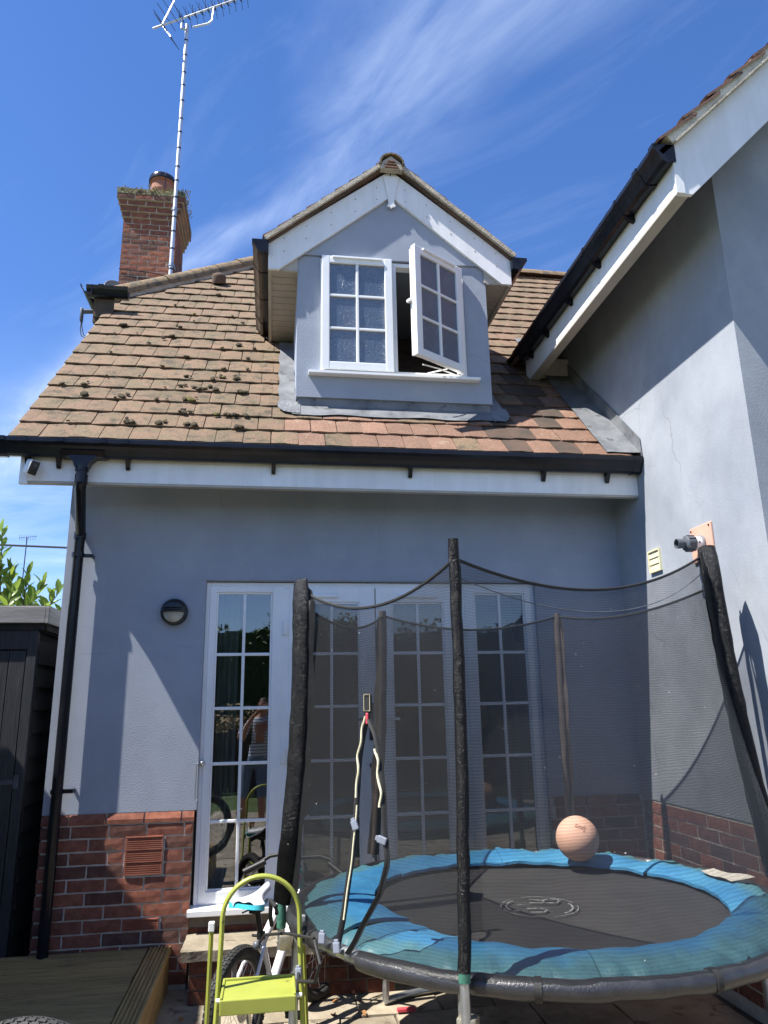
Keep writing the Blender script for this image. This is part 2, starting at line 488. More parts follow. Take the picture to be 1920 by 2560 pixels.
M['darkwood'] = mat('dark_timber', (0.05, 0.032, 0.022), (0.075, 0.045, 0.03), vs=4, rough=0.8, stretch=(8, 8, 0.8))
M['weed'] = mat('dry_weed', (0.22, 0.19, 0.05), (0.34, 0.29, 0.17), vs=30, rough=1.0)
M['skin'] = mat('skin', (0.42, 0.22, 0.15), (0.38, 0.19, 0.125), vs=20, rough=0.55)
M['denim'] = mat('denim', (0.12, 0.17, 0.26), (0.16, 0.22, 0.31), vs=25, rough=0.9)
M['hair'] = mat('hair', (0.05, 0.032, 0.02), rough=0.6)
M['cable'] = mat('cable', (0.03, 0.035, 0.05), rough=0.6)


def two_tone_pad():
    N, L, p = nodes_of(M['pad'])
    src = p.inputs['Base Color'].links[0].from_socket
    geo = N.new('ShaderNodeNewGeometry')
    sub = N.new('ShaderNodeVectorMath')
    sub.operation = 'SUBTRACT'
    sub.inputs[1].default_value = (1.225, -1.46, 0.0)
    L.new(geo.outputs['Position'], sub.inputs[0])
    mul = N.new('ShaderNodeVectorMath')
    mul.operation = 'MULTIPLY'
    mul.inputs[1].default_value = (1, 1, 0)
    L.new(sub.outputs[0], mul.inputs[0])
    le = N.new('ShaderNodeVectorMath')
    le.operation = 'LENGTH'
    L.new(mul.outputs[0], le.inputs[0])
    n = N.new('ShaderNodeTexNoise')
    n.inputs['Scale'].default_value = 9
    n.inputs['Detail'].default_value = 6
    L.new(geo.outputs['Position'], n.inputs['Vector'])
    ma = N.new('ShaderNodeMath')
    ma.operation = 'MULTIPLY_ADD'
    ma.inputs[1].default_value = 0.16
    L.new(n.outputs['Fac'], ma.inputs[0])
    L.new(le.outputs['Value'], ma.inputs[2])
    mr = N.new('ShaderNodeMapRange')
    mr.interpolation_type = 'SMOOTHSTEP'
    mr.inputs['From Min'].default_value = 0.97
    mr.inputs['From Max'].default_value = 1.09
    mr.inputs['To Max'].default_value = 0.85
    L.new(ma.outputs[0], mr.inputs['Value'])
    mx = N.new('ShaderNodeMixRGB')
    mx.inputs[2].default_value = (0.07, 0.185, 0.19, 1)
    L.new(mr.outputs[0], mx.inputs[0])
    L.new(src, mx.inputs[1])
    L.new(mx.outputs[0], p.inputs['Base Color'])


two_tone_pad()


def shirt_mat():
    m = mat('striped_shirt', (0.60, 0.62, 0.66), (0.55, 0.57, 0.62), vs=8, rough=0.9)
    N, L, p = nodes_of(m)
    src = p.inputs['Base Color'].links[0].from_socket
    geo = N.new('ShaderNodeNewGeometry')
    sp = N.new('ShaderNodeSeparateXYZ')
    L.new(geo.outputs['Position'], sp.inputs[0])
    mm = N.new('ShaderNodeMath')
    mm.operation = 'PINGPONG'
    mm.inputs[1].default_value = 0.02
    L.new(sp.outputs[2], mm.inputs[0])
    gt = N.new('ShaderNodeMath')
    gt.operation = 'GREATER_THAN'
    gt.inputs[1].default_value = 0.014
    L.new(mm.outputs[0], gt.inputs[0])
    mx = N.new('ShaderNodeMixRGB')
    mx.inputs[2].default_value = (0.05, 0.10, 0.16, 1)
    L.new(gt.outputs[0], mx.inputs[0])
    L.new(src, mx.inputs[1])
    L.new(mx.outputs[0], p.inputs['Base Color'])
    return m


M['shirt'] = shirt_mat()


def glass_mat(name, tint=(0.72, 0.78, 0.80), boost=3.4, base=0.05):
    m = bpy.data.materials.new(name)
    m.use_nodes = True
    N, L = m.node_tree.nodes, m.node_tree.links
    N.clear()
    out = N.new('ShaderNodeOutputMaterial')
    tr = N.new('ShaderNodeBsdfTransparent')
    tr.inputs[0].default_value = (*tint, 1)
    gl = N.new('ShaderNodeBsdfGlossy')
    gl.inputs['Roughness'].default_value = 0.0
    gl.inputs[0].default_value = (0.93, 0.96, 1, 1)
    geo = N.new('ShaderNodeNewGeometry')
    n = N.new('ShaderNodeTexNoise')
    n.inputs['Scale'].default_value = 2.2
    n.inputs['Detail'].default_value = 0
    L.new(geo.outputs['Position'], n.inputs['Vector'])
    b = N.new('ShaderNodeBump')
    b.inputs['Strength'].default_value = 0.12
    b.inputs['Distance'].default_value = 0.006
    L.new(n.outputs['Fac'], b.inputs['Height'])
    L.new(b.outputs[0], gl.inputs['Normal'])
    fr = N.new('ShaderNodeFresnel')
    fr.inputs[0].default_value = 1.5
    ma = N.new('ShaderNodeMath')
    ma.operation = 'MULTIPLY_ADD'
    ma.use_clamp = True
    ma.inputs[1].default_value = boost
    ma.inputs[2].default_value = base
    L.new(fr.outputs[0], ma.inputs[0])
    mx = N.new('ShaderNodeMixShader')
    L.new(ma.outputs[0], mx.inputs[0])
    L.new(tr.outputs[0], mx.inputs[1])
    L.new(gl.outputs[0], mx.inputs[2])
    L.new(mx.outputs[0], out.inputs[0])
    return m


M['glass'] = glass_mat('door_glass')


def frosted():
    m = mat('frosted_glass', (0.04, 0.065, 0.105), (0.055, 0.08, 0.125), vs=8, rough=0.10, bump=0.75, bs=60, bdist=0.012, spec=1.0)
    N, L, p = nodes_of(m)
    p.inputs['IOR'].default_value = 1.7
    return m


M['frosted'] = frosted()


def net_mat(name, alpha, c=(0.03, 0.03, 0.032)):
    # fine knitted mesh: horizontal ladders of thread, half open
    m = bpy.data.materials.new(name)
    m.use_nodes = True
    N, L = m.node_tree.nodes, m.node_tree.links
    N.clear()
    out = N.new('ShaderNodeOutputMaterial')
    tr = N.new('ShaderNodeBsdfTransparent')
    di = N.new('ShaderNodeBsdfPrincipled')
    di.inputs['Base Color'].default_value = (*c, 1)
    di.inputs['Roughness'].default_value = 0.45
    geo = N.new('ShaderNodeNewGeometry')
    sp = N.new('ShaderNodeSeparateXYZ')
    L.new(geo.outputs['Position'], sp.inputs[0])

    def mth(op, a, b=None, c_=None):
        n = N.new('ShaderNodeMath')
        n.operation = op
        for i, q in enumerate((a, b, c_)):
            if q is None:
                continue
            if isinstance(q, (int, float)):
                n.inputs[i].default_value = q
            else:
                L.new(q, n.inputs[i])
        return n.outputs[0]
    wob = N.new('ShaderNodeTexNoise')
    wob.inputs['Scale'].default_value = 3.5
    wob.inputs['Detail'].default_value = 3
    L.new(geo.outputs['Position'], wob.inputs['Vector'])
    zz = mth('MULTIPLY_ADD', wob.outputs['Fac'], 0.05, sp.outputs[2])
    s = mth('SINE', mth('MULTIPLY', zz, 2 * math.pi / 0.011))
    a = mth('MULTIPLY_ADD', s, 0.07, alpha)
    n2 = N.new('ShaderNodeTexNoise')
    n2.inputs['Scale'].default_value = 6
    n2.inputs['Detail'].default_value = 5
    L.new(geo.outputs['Position'], n2.inputs['Vector'])
    a = mth('ADD', a, mth('MULTIPLY', mth('SUBTRACT', n2.outputs['Fac'], 0.5), 0.16))
    # denser when seen at a slant
    lw = N.new('ShaderNodeLayerWeight')
    lw.inputs[0].default_value = 0.35
    a = mth('ADD', a, mth('MULTIPLY', lw.outputs['Facing'], 0.22))
    cl = N.new('ShaderNodeClamp')
    cl.inputs['Max'].default_value = 0.94
    L.new(a, cl.inputs['Value'])
    # specks of fluff caught in the mesh
    fl = N.new('ShaderNodeTexNoise')
    fl.inputs['Scale'].default_value = 55
    fl.inputs['Detail'].default_value = 2
    L.new(geo.outputs['Position'], fl.inputs['Vector'])
    flm = N.new('ShaderNodeMapRange')
    flm.inputs['From Min'].default_value = 0.765
    flm.inputs['From Max'].default_value = 0.80
    L.new(fl.outputs['Fac'], flm.inputs['Value'])
    mc = N.new('ShaderNodeMixRGB')
    mc.inputs[1].default_value = (*c, 1)
    mc.inputs[2].default_value = (0.5, 0.5, 0.48, 1)
    L.new(flm.outputs[0], mc.inputs[0])
    L.new(mc.outputs[0], di.inputs['Base Color'])
    mx = N.new('ShaderNodeMixShader')
    L.new(mth('MAXIMUM', cl.outputs[0], flm.outputs[0]), mx.inputs[0])
    L.new(tr.outputs[0], mx.inputs[1])
    L.new(di.outputs[0], mx.inputs[2])
    L.new(mx.outputs[0], out.inputs[0])
    return m


M['net'] = net_mat('black_safety_net', 0.42, (0.02, 0.02, 0.021))

# ------------------------------------------------------------------ mesh helpers
BASE = {}


class MB:
    def __init__(s):
        s.v, s.f, s.mi = [], [], []

    def add(s, vs, fs, mi=0):
        o = len(s.v)
        s.v += [tuple(q) for q in vs]
        s.f += [tuple(i + o for i in f) for f in fs]
        s.mi += [mi] * len(fs)
        return s

    def box(s, x0, x1, y0, y1, z0, z1, mi=0):
        vs = [(x, y, z) for z in (z0, z1) for y in (y0, y1) for x in (x0, x1)]
        return s.add(vs, [(0, 2, 3, 1), (4, 5, 7, 6), (0, 1, 5, 4), (2, 6, 7, 3), (0, 4, 6, 2), (1, 3, 7, 5)], mi)

    def obox(s, c, a, b, d, mi=0, bev=0.0):
        """box about c with half axes a, b, d (vectors); optional chamfer"""
        c, a, b, d = V3(c), V3(a), V3(b), V3(d)
        if bev <= 0:
            vs = [c + a * i + b * j + d * k for k in (-1, 1) for j in (-1, 1) for i in (-1, 1)]
            return s.add(vs, [(0, 2, 3, 1), (4, 5, 7, 6), (0, 1, 5, 4), (2, 6, 7, 3), (0, 4, 6, 2), (1, 3, 7, 5)], mi)
        bm = bmesh.new()
        bmesh.ops.create_cube(bm, size=2)
        la, lb, ld = a.length, b.length, d.length
        for v in bm.verts:
            v.co = (v.co.x * la, v.co.y * lb, v.co.z * ld)
        bmesh.ops.bevel(bm, geom=bm.edges[:], offset=bev, segments=2, affect='EDGES', profile=0.5)
        ua, ub, ud = a.normalized(), b.normalized(), d.normalized()
        bm.verts.index_update()
        vs = [c + ua * v.co.x + ub * v.co.y + ud * v.co.z for v in bm.verts]
        fs = [[v.index for v in f.verts] for f in bm.faces]
        bm.free()
        return s.add(vs, fs, mi)

    def bbox(s, x0, x1, y0, y1, z0, z1, bev=0.004, mi=0):
        return s.obox(((x0 + x1) / 2, (y0 + y1) / 2, (z0 + z1) / 2), ((x1 - x0) / 2, 0, 0), (0, (y1 - y0) / 2, 0), (0, 0, (z1 - z0) / 2), mi, bev)

    def prism(s, pts, ext, mi=0):
        ext = V3(ext)
        n = len(pts)
        a = [V3(q) for q in pts]
        b = [q + ext for q in a]
        fs = [tuple(range(n))[::-1], tuple(range(n, 2 * n))]
        fs += [(i, (i + 1) % n, (i + 1) % n + n, i + n) for i in range(n)]
        return s.add(a + b, fs, mi)

    def tube(s, pts, r, n=8, closed=False, mi=0, radii=None, flat=None, caps=True):
        pts = [V3(q) for q in pts]
        m = len(pts)
        rings = []
        prev = None
        for i, q in enumerate(pts):
            if closed:
                t = pts[(i + 1) % m] - pts[i - 1]
            else:
                t = pts[min(i + 1, m - 1)] - pts[max(i - 1, 0)]
            t.normalize()
            if prev is None:
                ref = V3((0, 0, 1)) if abs(t.z) < 0.9 else V3((0, 1, 0))
                if flat is not None:
                    ref = V3(flat[0])
                a = (ref - t * ref.dot(t)).normalized()
            else:
                a = (prev - t * prev.dot(t)).normalized()
            prev = a
            b = t.cross(a)
            rr = radii[i] if radii else r
            ra, rb = (rr, rr) if flat is None else (rr * flat[1], rr * flat[2])
            rings.append([q + a * (ra * math.cos(2 * math.pi * k / n)) + b * (rb * math.sin(2 * math.pi * k / n)) for k in range(n)])
        vs = [w for rg in rings for w in rg]
        fs = []
        for i in range(m if closed else m - 1):
            j = (i + 1) % m
            for k in range(n):
                fs.append((i * n + k, i * n + (k + 1) % n, j * n + (k + 1) % n, j * n + k))
        if not closed and caps:
            fs.append(tuple(range(n))[::-1])
            fs.append(tuple((m - 1) * n + k for k in range(n)))
        return s.add(vs, fs, mi)

    def lathe(s, prof, o, axis=(0, 0, 1), n=24, mi=0, cap=True):
        o, ax = V3(o), V3(axis).normalized()
        ref = V3((1, 0, 0)) if abs(ax.x) < 0.9 else V3((0, 1, 0))
        a = (ref - ax * ref.dot(ax)).normalized()
        b = ax.cross(a)
        vs = []
        for r, h in prof:
            for k in range(n):
                t = 2 * math.pi * k / n
                vs.append(o + ax * h + a * (r * math.cos(t)) + b * (r * math.sin(t)))
        fs = []
        for i in range(len(prof) - 1):
            for k in range(n):
                fs.append((i * n + k, i * n + (k + 1) % n, (i + 1) * n + (k + 1) % n, (i + 1) * n + k))
        if cap:
            fs.append(tuple(range(n))[::-1])
            fs.append(tuple((len(prof) - 1) * n + k for k in range(n)))
        return s.add(vs, fs, mi)

    def grid(s, fn, nu, nv, mi=0, wrap=False):
        vs = [fn(i / nu, j / nv) for j in range(nv + 1) for i in range(nu + (0 if wrap else 1))]
        w = nu if wrap else nu + 1
        fs = []
        for j in range(nv):
            for i in range(nu):
                i2 = (i + 1) % w
                fs.append((j * w + i, j * w + i2, (j + 1) * w + i2, (j + 1) * w + i))
        return s.add(vs, fs, mi)


def root_base(o):
    while o is not None:
        if o.name in BASE:
            return BASE[o.name]
        o = o.parent
    return V3((0, 0, 0))


def mesh_of(mb, mats, name, base, smooth=None, fix=True):
    me = bpy.data.meshes.new(name)
    me.from_pydata([(v[0] - base.x, v[1] - base.y, v[2] - base.z) for v in mb.v], [], mb.f)
    if not isinstance(mats, (list, tuple)):
        mats = [mats]
    for m in mats:
        me.materials.append(m)
    if len(mats) > 1:
        me.polygons.foreach_set('material_index', mb.mi)
    if fix:
        bm = bmesh.new()
        bm.from_mesh(me)
        bmesh.ops.recalc_face_normals(bm, faces=bm.faces[:])
        bm.to_mesh(me)
        bm.free()
    if smooth is not None:
        me.polygons.foreach_set('use_smooth', [True] * len(me.polygons))
        me.set_sharp_from_angle(angle=R(smooth))
    me.update()
    return me


def obj(name, mb, mats, parent=None, smooth=None, fix=True, base=None):
    """one mesh object, vertices given in world metres"""
    b = root_base(parent) if parent is not None else V3(base or (0, 0, 0))
    me = mesh_of(mb, mats, name, b, smooth, fix)
    o = bpy.data.objects.new(name, me)
    col.objects.link(o)
    if parent is not None:
        o.parent = parent
    else:
        o.location = b
        BASE[o.name] = b.copy()
    return o


def inst(name, me, parent, mw):
    """an object sharing mesh data, placed by a world matrix"""
    o = bpy.data.objects.new(name, me)
    col.objects.link(o)
    if parent is not None:
        o.parent = parent
        o.matrix_local = Matrix.Translation(-root_base(parent)) @ mw
    else:
        o.matrix_local = mw
        BASE[o.name] = mw.translation.copy()
    return o


def tag(o, label, cat, group=None):
    o['label'] = label
    o['category'] = cat
    if group:
        o['group'] = group
    return o


def thing(name, loc, label, cat, group=None):
    o = bpy.data.objects.new(name, None)
    o.empty_display_size = 0.1
    o.location = loc
    col.objects.link(o)
    BASE[o.name] = V3(loc)
    return tag(o, label, cat, group)


def part(name, parent):
    """a grouping part: an empty under its thing"""
    o = bpy.data.objects.new(name, None)
    o.empty_display_size = 0.05
    col.objects.link(o)
    o.parent = parent
    return o


def structure(o):
    o['kind'] = 'structure'
    return o


def stuff(o):
    o['kind'] = 'stuff'
    return o


def frame3(o, u, v, n):
    u, v, n = V3(u).normalized(), V3(v).normalized(), V3(n).normalized()
    return Matrix(((u.x, v.x, n.x, o[0]), (u.y, v.y, n.y, o[1]), (u.z, v.z, n.z, o[2]), (0, 0, 0, 1)))


Z0 = V3((0, 0, 0))

# ------------------------------------------------------------------ bricks


def brick_mesh(i, w=0.215, h=0.065, d=0.03, mk='brick'):
    """a hand made brick face: front at local z=d, slightly pillowed and uneven"""
    r = random.Random(100 + i)
    nu, nv = 4, 2
    mb = MB()

    def fn(u, v):
        e = 0.0
        x = (u - 0.5) * w
        y = (v - 0.5) * h
        edge = min(u, 1 - u) * w < 0.002 or min(v, 1 - v) * h < 0.002
        x += r.uniform(-0.0018, 0.0018)
        y += r.uniform(-0.0018, 0.0018)
        z = d + r.uniform(-0.0003, 0.0003) - (0.0016 if edge else 0)
        return (x, y, z)
    mb.grid(fn, nu, nv)
    n = len(mb.v)
    rim = [i for i in range(nu + 1)] + [(j * (nu + 1)) + nu for j in range(1, nv + 1)] + [nv * (nu + 1) + i for i in range(nu - 1, -1, -1)] + [j * (nu + 1) for j in range(nv - 1, 0, -1)]
    back = [(mb.v[k][0], mb.v[k][1], 0.0) for k in rim]
    mb.v += back
    m = len(rim)
    for k in range(m):
        mb.f.append((rim[k], n + k, n + (k + 1) % m, rim[(k + 1) % m]))
        mb.mi.append(0)
    return mesh_of(mb, M[mk], 'brick', Z0)


BRICKS = [brick_mesh(i) for i in range(6)]
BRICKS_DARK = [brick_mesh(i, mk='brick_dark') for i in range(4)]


def lay_bricks(parent, o, u, v, n, rows, depth=0.022, height=0.075, pool=None):
    """rows: list of lists of (start, end) along u; row k starts at v = k*height"""
    o, u, v, n = V3(o), V3(u), V3(v), V3(n)
    for k, row in enumerate(rows):
        for a, b in row:
            w = b - a
            if w < 0.03:
                continue
            c = o + u * ((a + b) / 2) + v * (k * height + height / 2) + n * (-0.03 + depth + rng.uniform(-0.0015, 0.002))
            mw = frame3(c, u, v, n) @ Matrix.Rotation(rng.uniform(-0.006, 0.006), 4, 'Z') @ Matrix.Diagonal((w / 0.215, (height - 0.010) / 0.065, 1, 1))
            inst('brick', rng.choice(pool or BRICKS), parent, mw)


def bond_row(x0, x1, start, step=0.225, joint=0.010, holes=()):
    out = []
    k = math.floor((x0 - start) / step) - 1
    while True:
        a = start + k * step
        b = a + step - joint
        k += 1
        if a > x1:
            break
        aa, bb = max(a, x0), min(b, x1)
        if bb - aa < 0.03:
            continue
        segs = [(aa, bb)]
        for h0, h1 in holes:
            ns = []
            for s0, s1 in segs:
                if s1 <= h0 or s0 >= h1:
                    ns.append((s0, s1))
                else:
                    if h0 - s0 > 0.03:
                        ns.append((s0, h0 - joint))
                    if s1 - h1 > 0.03:
                        ns.append((h1 + joint, s1))
            segs = ns
        out += segs
    return out


# ================================================================== SETTING
GZ = -0.10
lawn = structure(obj('ground', MB().box(-60, 60, -60, 80, GZ - 0.4, GZ - 0.03), M['grass']))
bed = structure(obj('patio', MB().box(-2.6, 9.0, -7.5, 0.0, GZ - 0.35, GZ - 0.022), M['soil']))


def slab_mesh(w, d, seed):
    r = random.Random(seed)
    nu, nv = 4, 4
    mb = MB()
    ph = r.uniform(0, 50)

    def fn(u, v):
        e = u in (0, 1) or v in (0, 1)
        x = (u - .5) * w
        y = (v - .5) * d
        if e:
            x += r.uniform(-.006, .006)
            y += r.uniform(-.006, .006)
        return (x, y, 0.0 - (0.006 if e else 0) + 0.006 * mnoise.noise((x * 4 + ph, y * 4, ph)))
    mb.grid(fn, nu, nv)
    n = len(mb.v)
    w1 = nu + 1
    rim = list(range(w1)) + [j * w1 + nu for j in range(1, nv + 1)] + [nv * w1 + i for i in range(nu - 1, -1, -1)] + [j * w1 for j in range(nv - 1, 0, -1)]
    mb.v += [(mb.v[k][0], mb.v[k][1], -0.04) for k in rim]
    m = len(rim)
    for k in range(m):
        mb.f.append((rim[k], n + k, n + (k + 1) % m, rim[(k + 1) % m]))
        mb.mi.append(0)
    return mesh_of(mb, M['stone'], 'paving_slab', Z0, 50)


def lay_patio():
    y = -0.01
    k = 0
    sizes = [0.30, 0.45, 0.60, 0.75]
    ang = R(9)
    while y > -7.0:
        d = rng.choice([0.45, 0.60])
        x = -2.3 - rng.uniform(0, 0.4)
        while x < 4.4 and (x < 3.2 or y < -1.7):
            w = rng.choice(sizes)
            k += 1
            if x > -2.4 and x + w < 2.5 or y - d < -1.7:
                cx, cy = x + w / 2, y - d / 2
                if not (cx < -0.65 and cy > -3.2):
                    me = slab_mesh(w - 0.014, d - 0.014, k)
                    mw = Matrix.Translation((cx, cy, GZ + rng.uniform(-0.003, 0.003))) @ Matrix.Rotation(rng.uniform(-.008, .008), 4, 'Z') @ Matrix.Rotation(rng.uniform(-.006, .006), 4, 'X')
                    inst('paving_slab', me, bed, mw)
            x += w
        y -= d


lay_patio()

# ================================================================== HOUSE
house = thing('house', (0.6, 0.0, GZ), 'grey rendered house with lichen covered tile roof, dormer window and white glazed doors', 'house')
XW0, XW1 = -1.378, 2.535          # ends of the front wall
DX0, DX1, DZ0, DZ1 = -0.457, 1.868, 0.33, 2.345

w = MB()
w.box(XW0, DX0, 0.0, 0.25, 0.888, DZ1)
w.box(DX1, XW1, 0.0, 0.25, 0.888, DZ1)
w.box(XW0, XW1, 0.0, 0.25, DZ1, 3.30)
front_wall = obj('front_wall', w, M['render'], house)
# slim drip strip over the doors
obj('lintel_strip', MB().box(DX0 - 0.045, DX1 + 0.02, -0.006, 0.0, DZ1 + 0.006, DZ1 + 0.02), M['render'], house)
gable = MB().prism([(XW0 + .002, 0.25, GZ), (XW0 + .002, 6.81, GZ), (XW0 + .002, 6.81, 3.3), (XW0 + .002, 5.4, 4.95), (XW0 + .002, 1.6, 4.95), (XW0 + .002, 0.25, 3.35)], (0.22, 0, 0))
obj('gable_wall', gable, M['render'], house)

# brick plinth, left of the doors and behind the trampoline
plinth = obj('plinth', MB().prism([(XW0 + .012, .25, GZ - .05), (XW0 + .012, -.012, GZ - .05), (XW0 + .012, -.012, .826), (XW0 + .012, .004, .828), (XW0 + .012, .004, .886), (XW0 + .012, .25, .886)], (DX0 - .018 - XW0 - .012, 0, 0)), M['mortar'], house)
plinthR = obj('plinth', MB().prism([(DX1 + .008, .25, GZ - .05), (DX1 + .008, -.012, GZ - .05), (DX1 + .008, -.012, .826), (DX1 + .008, .004, .828), (DX1 + .008, .004, .886), (DX1 + .008, .25, .886)], (XW1 - DX1 - .008, 0, 0)), M['mortar'], house)
under = obj('threshold_wall', MB().box(DX0 - .018, DX1 + .008, 0.01, 0.25, GZ - .05, 0.284), M['mortar_dark'], house)
rowsL, rowsR, rowsM = [], [], []
ZT = 0.822
nrow = 12
for k in range(nrow):                       # k counts from the top down
    holes = []
    if k in (1, 2, 3):
        holes = [(-0.873, -0.648)]
    if k == 7:
        holes = [(-0.864, -0.649)]
    st = -0.970 if k % 2 == 0 else -1.085
    rowsL.append(bond_row(XW0 + 0.004, -0.474, st, holes=holes))
    rowsR.append(bond_row(DX1 + 0.006, XW1 - 0.022, 1.9 if k % 2 == 0 else 1.79))
    rowsM.append(bond_row(DX0 - .02, DX1, -0.3 if k % 2 == 0 else -0.41) if k >= 8 else [])
lay_bricks(plinth, (0, -.012, ZT - nrow * 0.075 - 0.0), (1, 0, 0), (0, 0, 1), (0, -1, 0), rowsL[::-1], depth=0.0045)
lay_bricks(plinthR, (0, -.012, ZT - nrow * 0.075 - 0.0), (1, 0, 0), (0, 0, 1), (0, -1, 0), rowsR[::-1], depth=0.0045)
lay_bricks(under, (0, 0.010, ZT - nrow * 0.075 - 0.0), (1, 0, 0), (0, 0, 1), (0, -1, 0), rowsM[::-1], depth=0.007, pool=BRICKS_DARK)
# sloping top course
for (a0, a1, s) in ((XW0 + .002, -0.468, -0.99), (DX1 + .004, XW1 - .03, 1.9)):
    for a, b in bond_row(a0, a1, s):
        mb = MB()
        j = rng.uniform(-.003, .003)
        mb.prism([(a, 0.002, 0.826), (a, -0.019 + j * .4, 0.826), (a, -0.019 + j * .4, 0.850 + j), (a, -0.002, 0.884 + j / 2), (a, 0.002, 0.884)], (b - a, 0, 0))
        obj('sloping_brick', mb, M['brick'], plinth if a0 < 0 else plinthR)


def air_vent(x0, x1, z0, z1, nb):
    mb = MB()
    y = -0.024
    fr = 0.008
    mb.box(x0, x1, -0.014, -0.013, z0, z1)
    mb.box(x0, x0 + fr, y, -0.014, z0, z1).box(x1 - fr, x1, y, -0.014, z0, z1)
    v = obj('air_vent', mb, M['vent'], house)
    h = (z1 - z0) / nb
    for k in range(nb):
        big = k % 6 == 0 or k == nb - 1
        obj('vent_bar', MB().box(x0 + fr, x1 - fr, y - (.002 if big else 0), -0.014, z0 + k * h + h * .22, z0 + k * h + h * .78), M['vent'], v)
    for q in range(1, 4):
        x = x0 + fr + (x1 - x0 - 2 * fr) * q / 4
        obj('vent_rib', MB().box(x - .004, x + .004, y + .005, -0.014, z0, z1), M['vent'], v)


air_vent(-0.871, -0.648, 0.530, 0.752, 19)
air_vent(-0.862, -0.650, 0.227, 0.291, 6)

# ---------------- roof
YROWS = [-.515, -.359, -.203, -.051, .11, .268, .443, .63, .822, 1.006, 1.188, 1.35, 1.52, 1.70, 1.89, 2.075, 2.264, 2.468, 2.668, 2.865, 3.06, 3.255, 3.44]
RU, RV, RN = V3((1, 0, 0)), V3((0, 1, 1)).normalized(), V3((0, -1, 1)).normalized()


def roof_pt(x, y, off=0.0):
    return V3((x, y, y + 3.675)) + RN * off


roof = obj('roof', MB().prism([(-1.62, -0.42, -0.42 + 3.675 - .05), (-1.62, 1.45, 1.45 + 3.675 - .05), (-0.06, 3.53, 3.53 + 3.675 - .05), (4.35, 3.53, 7.205 - .05), (4.35, 3.25, 6.925 - .05), (2.53, 1.43, 5.105 - .05), (2.53, -0.42, -0.42 + 3.675 - .05)],
            tuple(-RN * 0.03)), M['tile_dark'], house)
# rear slope and half hip so that the roof is whole from any side
obj('rear_slope', MB().add([(-1.62, 1.45, 5.09), (-1.62, 5.6, 5.09), (-.06, 3.53, 7.17), (4.35, 3.53, 7.17), (4.35, 7.5, 3.2), (-1.62, 7.5, 3.2), (-1.62, 5.6, 5.09)],
                           [(0, 2, 1), (2, 3, 4, 5, 6)]), M['tile'], house, fix=False)


def tile_mesh(i, m, w=0.174, l=0.33, t=0.011):
    r = random.Random(500 + i)
    mb = MB()
    nu, nv = 4, 3
    cam_ = r.uniform(0.001, 0.005)
    tw = r.uniform(-.003, .003)
    cor = [r.uniform(-.003, .003) for _ in range(5)]

    def top(u, v):
        x = (u - .5) * w
        y = v * l
        if v == 0:
            y += cor[int(u * 4)] + (0.004 if u in (0, 1) else 0)
        z = t - cam_ * (2 * u - 1) ** 2 - .003 * (1 - v) ** 2 * r.uniform(.2, 1) + tw * (u - .5) * (1 - v) * 2
        return (x, y, z)
    mb.grid(top, nu, nv)
    n = len(mb.v)
    w1 = nu + 1
    rim = list(range(w1)) + [j * w1 + nu for j in range(1, nv + 1)] + [nv * w1 + q for q in range(nu - 1, -1, -1)] + [j * w1 for j in range(nv - 1, 0, -1)]
    mb.v += [(mb.v[k][0], mb.v[k][1], mb.v[k][2] - t) for k in rim]
    mm = len(rim)
    for k in range(mm):
        mb.f.append((rim[k], n + k, n + (k + 1) % mm, rim[(k + 1) % mm]))
        mb.mi.append(0)
    return mesh_of(mb, m, 'roof_tile', Z0, 30)


TILES = {k: [tile_mesh(i, M[k]) for i in range(4)] for k in ('tile', 'tile_orange', 'tile_dark', 'tile_brown')}


def tile_matrix(o, u, v, n, tilt=R(3.9)):
    rot = Matrix.Rotation(-tilt + rng.uniform(-.006, .006), 4, 'X') @ Matrix.Rotation(rng.uniform(-.009, .009), 4, 'Z')
    return frame3(o, u, v, n) @ rot


def bake(mb, me, mw):
    o = len(mb.v)
    mb.v += [tuple(mw @ v.co) for v in me.vertices]
    mb.f += [tuple(i + o for i in p.vertices) for p in me.polygons]
    mb.mi += [0] * len(me.polygons)


